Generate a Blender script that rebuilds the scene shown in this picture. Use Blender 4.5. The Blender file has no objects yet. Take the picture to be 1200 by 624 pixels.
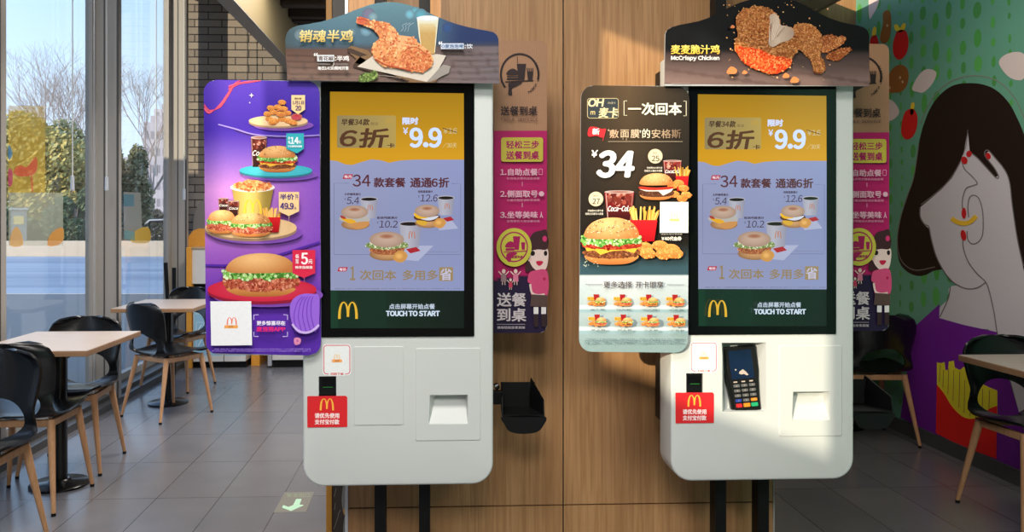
SKY = 1.45; SUN = 3.6; EXPO = 0.45; SUN_BLOCK_H = 3.25
FILL_LAMPS = [(-0.3,-1.5,3.15,1.2,1.2,80,(1,.95,.9)),(-0.3,0.9,3.15,1.2,.8,50,(1,.95,.9)),(1.8,-1.5,2.78,1.0,1.0,45,(1,.95,.9)),(-0.8,5.3,3.15,.8,2.0,70,(1,.93,.85)),(-1.95,3.4,3.58,.6,2.4,45,(1,.96,.9)),(2.0,3.6,2.78,.6,1.6,10,(1,.93,.85))]
import bpy, bmesh, math, random
from mathutils import Vector, Matrix
random.seed(7)
SC = bpy.context.scene
COL = SC.collection
# ------------------------------------------------------------------ camera maths (1200 x 624 frame)
F = 970.0; PX0 = 555.0; PY0 = 260.0; CH = 1.33
TH = math.atan(0.045); CT, ST = math.cos(TH), math.sin(TH)
def ray(px, py):
    xc = (px-PX0)/F; yc = (PY0-py)/F
    return (xc*CT+ST, -xc*ST+CT, yc)
def WY(px, py, Y):
    d = ray(px, py); t = Y/d[1]
    return Vector((d[0]*t, Y, CH+d[2]*t))
def WX(px, py, X):
    d = ray(px, py); t = X/d[0]
    return Vector((X, d[1]*t, CH+d[2]*t))
def WZ(px, py, Z):
    d = ray(px, py); t = (Z-CH)/d[2]
    return Vector((d[0]*t, d[1]*t, Z))
# ------------------------------------------------------------------ colour + materials
def lin(c):
    out = []
    for v in c[:3]:
        v = v/255.0
        v = max(0.0, min(1.0, v))
        out.append(v/12.92 if v <= 0.04045 else ((v+0.055)/1.055)**2.4)
    return (out[0], out[1], out[2], 1.0)
def nm(name):
    m = bpy.data.materials.new(name); m.use_nodes = True
    nt = m.node_tree
    return m, nt, nt.nodes['Principled BSDF']
def mat(name, c, rough=0.5, metal=0.0, c2=None, scale=8.0, stretch=(1,1,1), spec=0.5, bump=0.0, detail=4.0, coat=0.0):
    m, nt, b = nm(name)
    b.inputs['Roughness'].default_value = rough; b.inputs['Metallic'].default_value = metal
    b.inputs['Specular IOR Level'].default_value = spec
    b.inputs['Coat Weight'].default_value = coat
    if c2 is None:
        c2 = tuple(max(0, v*0.93) for v in c)
    tc = nt.nodes.new('ShaderNodeTexCoord'); mp = nt.nodes.new('ShaderNodeMapping')
    mp.inputs['Scale'].default_value = stretch
    nz = nt.nodes.new('ShaderNodeTexNoise'); nz.inputs['Scale'].default_value = scale; nz.inputs['Detail'].default_value = detail
    mx = nt.nodes.new('ShaderNodeMix'); mx.data_type = 'RGBA'
    mx.inputs[6].default_value = lin(c); mx.inputs[7].default_value = lin(c2)
    nt.links.new(tc.outputs['Object'], mp.inputs[0]); nt.links.new(mp.outputs[0], nz.inputs['Vector'])
    nt.links.new(nz.outputs['Fac'], mx.inputs[0]); nt.links.new(mx.outputs[2], b.inputs['Base Color'])
    if bump > 0:
        bp = nt.nodes.new('ShaderNodeBump'); bp.inputs['Strength'].default_value = bump; bp.inputs['Distance'].default_value = 0.002
        nt.links.new(nz.outputs['Fac'], bp.inputs['Height']); nt.links.new(bp.outputs[0], b.inputs['Normal'])
    return m
def attr_mat(name, rough, spec=0.4, emit=None, coat=0.0, gain=1.0):
    """ink colours come from the colour attribute of the printed sheet, with a faint paper grain"""
    m, nt, b = nm(name)
    b.inputs['Roughness'].default_value = rough; b.inputs['Specular IOR Level'].default_value = spec
    b.inputs['Coat Weight'].default_value = coat; b.inputs['Coat Roughness'].default_value = 0.08
    at = nt.nodes.new('ShaderNodeAttribute'); at.attribute_name = 'Ink'
    if emit is None:
        tc = nt.nodes.new('ShaderNodeTexCoord')
        nz = nt.nodes.new('ShaderNodeTexNoise'); nz.inputs['Scale'].default_value = 140; nz.inputs['Detail'].default_value = 3
        mr = nt.nodes.new('ShaderNodeMapRange'); mr.inputs[3].default_value = 0.93*gain; mr.inputs[4].default_value = 1.07*gain
        vm = nt.nodes.new('ShaderNodeVectorMath'); vm.operation = 'SCALE'
        nt.links.new(tc.outputs['Object'], nz.inputs['Vector'])
        nt.links.new(nz.outputs['Fac'], mr.inputs[0]); nt.links.new(mr.outputs[0], vm.inputs['Scale'])
        nt.links.new(at.outputs['Color'], vm.inputs[0]); nt.links.new(vm.outputs[0], b.inputs['Base Color'])
    else:
        b.inputs['Base Color'].default_value = (0.004, 0.004, 0.005, 1)
        nt.links.new(at.outputs['Color'], b.inputs['Emission Color']); b.inputs['Emission Strength'].default_value = emit
    return m
def wood_mat(name, c1, c2, c3, rough=0.45, sc=1.0, axis='Z'):
    m, nt, b = nm(name)
    b.inputs['Roughness'].default_value = rough; b.inputs['Specular IOR Level'].default_value = 0.35
    tc = nt.nodes.new('ShaderNodeTexCoord')
    def noise(scale3, s, det, dist=0.0):
        mp = nt.nodes.new('ShaderNodeMapping'); mp.inputs['Scale'].default_value = scale3
        nz = nt.nodes.new('ShaderNodeTexNoise'); nz.inputs['Scale'].default_value = s; nz.inputs['Detail'].default_value = det
        nz.inputs['Distortion'].default_value = dist
        nt.links.new(tc.outputs['Object'], mp.inputs[0]); nt.links.new(mp.outputs[0], nz.inputs['Vector'])
        return nz
    k = {'Z': (1, 1, 0.035), 'X': (0.05, 1, 1), 'Y': (1, 0.05, 1)}[axis]
    n1 = noise(k, 110*sc, 6, 0.5); k2 = tuple(v if v < 1 else 1 for v in k); n2 = noise((k[0], k[1], k[2]*2.4), 9*sc, 3, 0.8)
    r1 = nt.nodes.new('ShaderNodeValToRGB'); r1.color_ramp.elements[0].position = 0.36; r1.color_ramp.elements[1].position = 0.62
    r1.color_ramp.elements[0].color = lin(c2); r1.color_ramp.elements[1].color = lin(c1)
    nt.links.new(n1.outputs['Fac'], r1.inputs[0])
    mx = nt.nodes.new('ShaderNodeMix'); mx.data_type = 'RGBA'
    mr = nt.nodes.new('ShaderNodeMapRange'); mr.inputs[1].default_value = 0.42; mr.inputs[2].default_value = 0.72; mr.inputs[4].default_value = 0.55
    nt.links.new(n2.outputs['Fac'], mr.inputs[0]); nt.links.new(mr.outputs[0], mx.inputs[0])
    nt.links.new(r1.outputs[0], mx.inputs[6]); mx.inputs[7].default_value = lin(c3)
    nt.links.new(mx.outputs[2], b.inputs['Base Color'])
    return m
def glass_mat(name, tint=(0.93, 0.96, 0.97, 1), refl=0.06):
    m = bpy.data.materials.new(name); m.use_nodes = True; nt = m.node_tree; nt.nodes.clear()
    o = nt.nodes.new('ShaderNodeOutputMaterial'); t = nt.nodes.new('ShaderNodeBsdfTransparent'); g = nt.nodes.new('ShaderNodeBsdfGlossy')
    t.inputs[0].default_value = tint; g.inputs['Roughness'].default_value = 0.02
    mx = nt.nodes.new('ShaderNodeMixShader'); lw = nt.nodes.new('ShaderNodeLayerWeight'); lw.inputs[0].default_value = 0.5
    pw = nt.nodes.new('ShaderNodeMath'); pw.operation = 'POWER'; pw.inputs[1].default_value = 5.0; nt.links.new(lw.outputs['Facing'], pw.inputs[0])
    ml = nt.nodes.new('ShaderNodeMath'); ml.operation = 'MULTIPLY_ADD'; ml.inputs[1].default_value = 0.9; ml.inputs[2].default_value = 0.035; nt.links.new(pw.outputs[0], ml.inputs[0])
    nt.links.new(ml.outputs[0], mx.inputs[0]); nt.links.new(t.outputs[0], mx.inputs[1]); nt.links.new(g.outputs[0], mx.inputs[2])
    nt.links.new(mx.outputs[0], o.inputs[0])
    return m
def reflection_mat(name, c, alpha, c2=None, scale=20):
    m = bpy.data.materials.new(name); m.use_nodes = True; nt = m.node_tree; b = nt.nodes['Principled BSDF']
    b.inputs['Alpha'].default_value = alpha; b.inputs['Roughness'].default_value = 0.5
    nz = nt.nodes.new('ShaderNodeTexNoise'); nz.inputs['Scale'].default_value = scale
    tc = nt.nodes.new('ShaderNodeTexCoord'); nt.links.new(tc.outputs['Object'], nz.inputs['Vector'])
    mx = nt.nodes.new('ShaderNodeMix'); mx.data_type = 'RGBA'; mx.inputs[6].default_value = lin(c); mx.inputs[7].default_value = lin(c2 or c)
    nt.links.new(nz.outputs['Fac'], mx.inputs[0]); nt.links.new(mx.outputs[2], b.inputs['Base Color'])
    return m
M = {}
M['white'] = mat('white_enamel', (212,215,212), 0.38, c2=(206,210,208), scale=3)
M['white_in'] = mat('white_recess', (216,216,210), 0.5)
M['black_glass'] = mat('black_glass', (9,10,12), 0.06, c2=(7,8,10), spec=0.3)
M['black_steel'] = mat('black_steel', (9,10,11), 0.5, c2=(7,8,9), scale=20, spec=0.25)
M['black_gloss'] = mat('black_gloss_plastic', (11,12,14), 0.25, c2=(9,10,12), scale=6)
M['shell'] = mat('black_shell_plastic', (22,23,26), 0.24, c2=(17,18,21), scale=4)
M['beech'] = wood_mat('beech_leg', (206,160,120), (192,144,104), (180,132,94), 0.5, 1.5)
M['oak'] = wood_mat('oak_veneer', (184,141,97), (162,119,78), (148,105,67), 0.42)
M['oak_far'] = wood_mat('oak_veneer_far', (176,132,92), (156,114,76), (146,104,68), 0.5)
M['oak_edge'] = mat('orange_wood_edge', (236,168,66), 0.4, c2=(222,150,52), scale=30)
M['seam'] = mat('dark_seam', (52,46,42), 0.6)
M['laminate'] = wood_mat('pale_laminate', (196,182,172), (186,170,158), (180,163,150), 0.3, 0.8, 'X')
M['table_edge'] = wood_mat('laminate_edge', (176,140,108), (160,122,90), (150,112,82), 0.45, 1, 'X')
M['alu'] = mat('grey_painted_aluminium', (170,164,156), 0.45, c2=(162,157,150), scale=2)
M['alu_dark'] = mat('dark_grey_aluminium', (78,75,72), 0.45)
M['alu_light'] = mat('silver_trim', (205,208,214), 0.3, metal=0.4)
M['cord'] = mat('white_cord', (214,214,210), 0.5)
M['red'] = mat('red_paper', (214,34,38), 0.5, c2=(206,28,33))
M['ink'] = attr_mat('printed_ink', 0.42, gain=1.18)
M['inkgloss'] = attr_mat('printed_gloss', 0.4, 0.15, gain=1.12)
M['inkshade'] = attr_mat('printed_shaded', 0.5, 0.25, gain=0.88)  # darker ink: the service board's shade is put into its colour
M['paint'] = attr_mat('wall_print', 0.5, 0.3, gain=1.6)
M['glow'] = attr_mat('display_pixels', 0.08, 0.5, emit=1.12)
M['panel_dark'] = mat('dark_brown_board', (84,72,60), 0.4, c2=(70,60,50))
# ------------------------------------------------------------------ object helpers
def setp(o, label=None, cat=None, group=None, kind=None):
    if label: o['label'] = label
    if cat: o['category'] = cat
    if group: o['group'] = group
    if kind: o['kind'] = kind
    return o
def empty(name, loc, label=None, cat=None, group=None, rz=0.0):
    o = bpy.data.objects.new(name, None); COL.objects.link(o); o.location = loc; o.rotation_euler = (0,0,rz)
    o.empty_display_size = 0.1
    return setp(o, label, cat, group)
def offset_of(parent):
    v = Vector((0,0,0)); p = parent
    while p is not None:
        v += p.location; p = p.parent
    return v
def link_mesh(name, me, parent=None, world=True):
    o = bpy.data.objects.new(name, me); COL.objects.link(o)
    if parent is not None:
        o.parent = parent
        if world:
            off = offset_of(parent)
            me.transform(Matrix.Translation(-off))
    return o
class MB:
    """collects solid shapes into one mesh"""
    def __init__(s): s.v = []; s.f = []; s.m = []; s.mats = []
    def mi(s, m):
        if m not in s.mats: s.mats.append(m)
        return s.mats.index(m)
    def add(s, vs, fs, m):
        n = len(s.v); k = s.mi(m); s.v += [tuple(v) for v in vs]
        for f in fs: s.f.append(tuple(i+n for i in f)); s.m.append(k)
    def box(s, x0,x1,y0,y1,z0,z1, m):
        vs = [(x0,y0,z0),(x1,y0,z0),(x1,y1,z0),(x0,y1,z0),(x0,y0,z1),(x1,y0,z1),(x1,y1,z1),(x0,y1,z1)]
        s.add(vs, [(0,3,2,1),(4,5,6,7),(0,1,5,4),(1,2,6,5),(2,3,7,6),(3,0,4,7)], m)
    def prism(s, pts, d, m, caps=True):
        """closed outline of 3D points pushed along vector d"""
        n = len(pts); d = Vector(d); vs = [Vector(p) for p in pts]+[Vector(p)+d for p in pts]
        fs = [tuple(range(n)), tuple(range(2*n-1, n-1, -1))] if caps else []
        fs += [(i, i+n, (i+1)%n+n, (i+1)%n) for i in range(n)]
        s.add(vs, fs, m)
    def cyl(s, p, q, r0, r1, m, n=20, cap=True):
        p = Vector(p); q = Vector(q); a = (q-p).normalized()
        u = a.orthogonal().normalized(); w = a.cross(u)
        vs = []
        for c, r in ((p, r0), (q, r1)):
            for i in range(n):
                t = 2*math.pi*i/n; vs.append(c+u*math.cos(t)*r+w*math.sin(t)*r)
        fs = [(i, (i+1)%n, (i+1)%n+n, i+n) for i in range(n)]
        if cap: fs += [tuple(range(n-1,-1,-1)), tuple(range(n, 2*n))]
        s.add(vs, fs, m)
    def tube(s, pts, r, m, n=8):
        for a, b in zip(pts, pts[1:]): s.cyl(a, b, r, r, m, n)
    def lathe(s, c, prof, m, n=32):
        vs = []; c = Vector(c)
        for r, z in prof:
            for i in range(n):
                t = 2*math.pi*i/n; vs.append(c+Vector((r*math.cos(t), r*math.sin(t), z)))
        fs = []
        for j in range(len(prof)-1):
            for i in range(n): fs.append((j*n+i, j*n+(i+1)%n, (j+1)*n+(i+1)%n, (j+1)*n+i))
        s.add(vs, fs, m)
    def build(s, name, parent=None, world=True, smooth=False, bevel=0.0, angle=35):
        me = bpy.data.meshes.new(name); me.from_pydata(s.v, [], s.f); me.update()
        for m in s.mats: me.materials.append(m)
        me.polygons.foreach_set('material_index', s.m)
        bm = bmesh.new(); bm.from_mesh(me); bmesh.ops.recalc_face_normals(bm, faces=bm.faces); bm.to_mesh(me); bm.free()
        o = link_mesh(name, me, parent, world)
        if bevel > 0:
            bv = o.modifiers.new('b', 'BEVEL'); bv.width = bevel; bv.segments = 3; bv.limit_method = 'ANGLE'; bv.angle_limit = math.radians(40)
        if smooth:
            for p in me.polygons: p.use_smooth = True
            me.set_sharp_from_angle(angle=math.radians(angle))
        return o
def freeze(o, smooth=True, angle=35):
    """bake the modifiers into the mesh"""
    dg = bpy.context.evaluated_depsgraph_get(); dg.update()
    me = bpy.data.meshes.new_from_object(o.evaluated_get(dg)); o.modifiers.clear(); old = o.data; o.data = me
    bpy.data.meshes.remove(old)
    if smooth:
        for p in me.polygons: p.use_smooth = True
        me.set_sharp_from_angle(angle=math.radians(angle))
    return o
def cut(o, cutters, smooth=True):
    for c in cutters:
        b = o.modifiers.new('c', 'BOOLEAN'); b.operation = 'DIFFERENCE'; b.object = c; b.solver = 'EXACT'
    freeze(o, smooth)
    for c in cutters:
        me = c.data; bpy.data.objects.remove(c); bpy.data.meshes.remove(me)
    return o
def dup(o, parent=None, loc=None, skip=()):
    c = o.copy(); COL.objects.link(c)
    if parent is not None: c.parent = parent
    if loc is not None: c.location = loc
    for ch in list(o.children):
        if ch.name.split('.')[0] not in skip: dup(ch, c)
    return c
# ------------------------------------------------------------------ outlines
def spline(pts, n=6, closed=True):
    out = []; L = len(pts); rng = range(L if closed else L-1)
    for i in rng:
        if closed: p0,p1,p2,p3 = pts[(i-1)%L],pts[i],pts[(i+1)%L],pts[(i+2)%L]
        else: p0,p1,p2,p3 = pts[max(i-1,0)],pts[i],pts[i+1],pts[min(i+2,L-1)]
        for k in range(n):
            t = k/n; t2=t*t; t3=t2*t
            out.append(tuple(0.5*((2*p1[j])+(-p0[j]+p2[j])*t+(2*p0[j]-5*p1[j]+4*p2[j]-p3[j])*t2+(-p0[j]+3*p1[j]-3*p2[j]+p3[j])*t3) for j in range(2)))
    if not closed: out.append(tuple(pts[-1]))
    return out
def rrect(x0,y0,x1,y1,r,n=6, corners=(1,1,1,1)):
    if not isinstance(r, (tuple,list)): r = (r,r,r,r)
    out = []
    for (cx,cy,a0,k) in ((x0,y0,180,0),(x1,y0,270,1),(x1,y1,0,2),(x0,y1,90,3)):
        rr = r[k]
        if rr <= 0: out.append((cx,cy)); continue
        ccx = cx+rr if k in (0,3) else cx-rr; ccy = cy+rr if k in (0,1) else cy-rr
        for i in range(n+1):
            a = math.radians(a0+90*i/n); out.append((ccx+rr*math.cos(a), ccy+rr*math.sin(a)))
    return out
def quadr(tl, tr, br, bl, r, n=6):
    """rounded quadrilateral"""
    P = [tl,tr,br,bl]; out = []
    for i in range(4):
        p = Vector(P[i]); a = (Vector(P[i-1])-p).normalized(); b = (Vector(P[(i+1)%4])-p).normalized()
        s, e = p+a*r, p+b*r
        for k in range(n+1):
            t = k/n; q = s*(1-t)**2*1.0 + p*2*t*(1-t) + e*t*t
            c = p+(a+b)*r; v = (q-c); v = c+v.normalized()*r*(1 if abs(v.length) else 1)
            out.append((v.x, v.y))
    return out
def ell(cx,cy,rx,ry,n=28,rot=0.0):
    c,s = math.cos(math.radians(rot)), math.sin(math.radians(rot)); out = []
    for i in range(n):
        t = 2*math.pi*i/n; x,y = rx*math.cos(t), ry*math.sin(t); out.append((cx+x*c-y*s, cy+x*s+y*c))
    return out
def inside(p, poly):
    x,y = p; r = False; j = len(poly)-1
    for i in range(len(poly)):
        xi,yi = poly[i]; xj,yj = poly[j]
        if (yi > y) != (yj > y) and x < (xj-xi)*(y-yi)/(yj-yi)+xi: r = not r
        j = i
    return r
_FONT = {}; _RAW = {}
def raw_glyph(ch):
    """outline of one character from the sans fallback face (wide forms for Latin letters and digits)"""
    if ch not in _RAW:
        k = chr(ord(ch)+0xFEE0) if 33 <= ord(ch) <= 126 else {'¥': '\uffe5'}.get(ch, ch)
        c = bpy.data.curves.new('lettering', 'FONT'); c.body = k; c.size = 1.0; c.resolution_u = 3
        o = bpy.data.objects.new('lettering', c); COL.objects.link(o)
        dg = bpy.context.evaluated_depsgraph_get(); dg.update()
        me = bpy.data.meshes.new_from_object(o.evaluated_get(dg))
        _RAW[ch] = ([(v.co.x, v.co.y) for v in me.vertices], [tuple(p.vertices) for p in me.polygons])
        bpy.data.objects.remove(o); bpy.data.curves.remove(c); bpy.data.meshes.remove(me)
    return _RAW[ch]
def glyphs(s, shear=0.0):
    k = (s, shear)
    if k not in _FONT:
        vs = []; fs = []; x = 0.0
        for ch in s:
            if ch == ' ': x += 0.26; continue
            v, f = raw_glyph(ch)
            if not v: continue
            a = min(p[0] for p in v); b = max(p[0] for p in v); n = len(vs)
            if ord(ch) < 256 or ch in '“”‘’': dx = x-a; adv = (b-a)+0.085
            else: dx = x; adv = 1.0
            vs += [(p[0]+dx+shear*p[1], p[1]) for p in v]; fs += [tuple(i+n for i in q) for q in f]; x += adv
        x0 = min(v[0] for v in vs); x1 = max(v[0] for v in vs); y0 = min(v[1] for v in vs); y1 = max(v[1] for v in vs)
        _FONT[k] = ([((x-x0)/(x1-x0), (y1-y)/(y1-y0)) for x,y in vs], fs)
    return _FONT[k]
def mixc(a, b, t): return tuple(a[i]+(b[i]-a[i])*t for i in range(3))
def jit(c, a=10):
    d = random.uniform(-a, a); return tuple(max(0,min(255,v+d+random.uniform(-a,a)*0.3)) for v in c)
# ------------------------------------------------------------------ printed sheets
class Art:
    """flat print on a plane: polygons in photo units mapped onto the plane by fn(px, py, lift)"""
    STEP = 0.00010
    def __init__(s, fn, base=0.0003): s.fn = fn; s.v = []; s.f = []; s.c = []; s.lift = base
    def _up(s): s.lift += s.STEP
    def _add(s, pts, faces, cols):
        n = len(s.v)
        for (x,y), c in zip(pts, cols): s.v.append(s.fn(x,y,s.lift)); s.c.append(c)
        for f in faces: s.f.append(tuple(i+n for i in f))
    def poly(s, pts, col):
        s._up(); cols = [col(*p) if callable(col) else col for p in pts]; s._add(pts, [tuple(range(len(pts)))], cols)
    def rect(s, x0,y0,x1,y1,col): s.poly([(x0,y0),(x1,y0),(x1,y1),(x0,y1)], col)
    def fill(s, pts, colf, nx=16, ny=24):
        """colour-graded area; one span per row"""
        s._up(); y0 = min(p[1] for p in pts); y1 = max(p[1] for p in pts); rows = []
        ys = sorted(set([y0+(y1-y0)*i/ny for i in range(ny+1)]+[p[1] for p in pts if len(pts) < 90]))
        ys2 = [ys[0]]
        for y in ys[1:]:
            if y-ys2[-1] > (y1-y0)*0.004: ys2.append(y)
        ys2[-1] = ys[-1]
        for y in ys2:
            yy = min(max(y, y0+1e-4), y1-1e-4); xs = []
            for i in range(len(pts)):
                (xa,ya),(xb,yb) = pts[i], pts[(i+1)%len(pts)]
                if (ya > yy) != (yb > yy): xs.append(xa+(xb-xa)*(yy-ya)/(yb-ya))
            if xs: rows.append((y, min(xs), max(xs)))
        P = []; C = []
        for y,a,b in rows:
            for i in range(nx+1):
                x = a+(b-a)*i/nx; P.append((x,y)); C.append(colf(x,y))
        fs = [(j*(nx+1)+i, j*(nx+1)+i+1, (j+1)*(nx+1)+i+1, (j+1)*(nx+1)+i) for j in range(len(rows)-1) for i in range(nx)]
        s._add(P, fs, C)
    def ball(s, cx,cy,rx,ry,c_in,c_out,n=28,rot=0, hx=0, hy=0, rings=4):
        """ellipse graded from centre colour to rim colour"""
        s._up(); P = [(cx+hx, cy+hy)]; C = [c_in]; 
        for k in range(1, rings+1):
            t = k/rings; ring = ell(cx+hx*(1-t), cy+hy*(1-t), rx*t, ry*t, n, rot)
            P += ring; C += [mixc(c_in, c_out, t*t)]*n
        fs = [(0, 1+i, 1+(i+1)%n) for i in range(n)]
        for k in range(rings-1):
            for i in range(n): a = 1+k*n; fs.append((a+i, a+n+i, a+n+(i+1)%n, a+(i+1)%n))
        s._add(P, fs, C)
    def line(s, pts, w, col, closed=False):
        s._up(); L = len(pts); 
        if L < 2: return
        A = []; B = []
        for i in range(L):
            a = pts[(i-1)%L] if (closed or i > 0) else pts[i]; b = pts[(i+1)%L] if (closed or i < L-1) else pts[i]
            dx,dy = b[0]-a[0], b[1]-a[1]; l = math.hypot(dx,dy) or 1; nx_,ny_ = -dy/l, dx/l
            ww = w[i] if isinstance(w,(list,tuple)) else w
            A.append((pts[i][0]+nx_*ww/2, pts[i][1]+ny_*ww/2)); B.append((pts[i][0]-nx_*ww/2, pts[i][1]-ny_*ww/2))
        fs = [(i, (i+1)%L, (i+1)%L+L, i+L) for i in range(L if closed else L-1)]
        s._add(A+B, fs, [col]*(2*L))
    def text(s, t, x0,y0,x1,y1, col, bold=0.0, shear=0.0, slope=0.0):
        vs, fs = glyphs(t, shear)
        b2 = bold*0.5; offs = [(0,0)] if bold <= 0 else [(b2*math.cos(a), b2*0.7*math.sin(a)) for a in [math.pi*k/4+math.pi/8 for k in range(8)]]
        if bold > 1.0: offs += [(b2*.5*math.cos(a), b2*.35*math.sin(a)) for a in [math.pi*k/2 for k in range(4)]]
        for dx,dy in offs:
            s.lift += 0.00004
            P = [(x0+u*(x1-x0)+dx, y0+v*(y1-y0)+dy+slope*u*(x1-x0)) for u,v in vs]
            s._add(P, fs, [col(*p) if callable(col) else col for p in P])
        s._up()
    def speck(s, poly, n, r, cols, sq=1.0, jitter=12, k=6):
        s._up(); xs = [p[0] for p in poly]; ys = [p[1] for p in poly]; a,b,c,d = min(xs),max(xs),min(ys),max(ys)
        done = tries = 0
        while done < n and tries < n*8:
            tries += 1; p = (random.uniform(a,b), random.uniform(c,d))
            if not inside(p, poly): continue
            rr = r*random.uniform(0.5,1.3); col = jit(random.choice(cols), jitter)
            s.lift += 0.0000015
            s._add(ell(p[0],p[1],rr,rr*sq*random.uniform(0.6,1.1),k,random.uniform(0,180)), [tuple(range(k))], [col]*k); done += 1
    def smudge(s, x0,y0,x1,y1,col,rows=1,seed=1):
        """unreadable small print: short strokes"""
        s._up(); rnd = random.Random(seed); h = (y1-y0)/rows
        for r in range(rows):
            x = x0
            while x < x1-0.3:
                w = rnd.uniform(0.5,1.3); ya = y0+r*h+h*rnd.uniform(0.08,0.3); yb = y0+r*h+h*rnd.uniform(0.55,0.8)
                if rnd.random() < 0.85: s._add([(x,ya),(min(x+w,x1),ya),(min(x+w,x1),yb),(x,yb)], [(0,1,2,3)], [col]*4)
                x += w+rnd.uniform(0.2,0.5)
    def arches(s, x0,y0,x1,y1,col,n=18):
        """two tall rounded arches joined as an M"""
        W = x1-x0; H = y1-y0
        for base, sgn in ((0.0,1),(1.0,-1)):
            O = []; I = []
            for i in range(n+1):
                t = math.pi*i/n; st = math.sin(t)**0.8 if math.sin(t) > 0 else 0
                O.append((0.275-0.275*math.cos(t), 1-st)); I.append((0.285-0.155*math.cos(t)+0.01*0, 1-0.925*st))
            # inner leg stops on the middle
            P = [(x0+(base+sgn*u)*W, y0+v*H*(1.0 if True else 1)) for u,v in O+I]
            # the middle foot is shorter
            mid = []
            for k,(x,y) in enumerate(P):
                i = k if k <= n else k-n-1
                if i > n/2: y = y0+(y-y0)*0.88
                mid.append((x,y))
            s._up(); s._add(mid, [(i,i+1,i+1+n+1,i+n+1) for i in range(n)], [col]*len(mid))
    def build(s, name, parent, material):
        me = bpy.data.meshes.new(name); me.from_pydata([tuple(v) for v in s.v], [], s.f); me.update()
        a = me.color_attributes.new('Ink', 'FLOAT_COLOR', 'POINT')
        flat = []
        for c in s.c: flat += list(lin(c))
        a.data.foreach_set('color', flat); me.materials.append(material)
        return link_mesh(name, me, parent)
def on_y(Y):
    return lambda x,y,l: WY(x,y,Y)+Vector((0,-l,0))
def on_x(X):
    return lambda x,y,l: WX(x,y,X)+Vector((-l,0,0))
def sheet(name, pts, Y, depth, material, parent=None, bevel=0.0, fn=None):
    """a flat board with an outline in photo units, front at Y"""
    b = MB(); b.prism([WY(x,y,Y) for x,y in pts], (0,depth,0), material)
    return b.build(name, parent, bevel=bevel)
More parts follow.
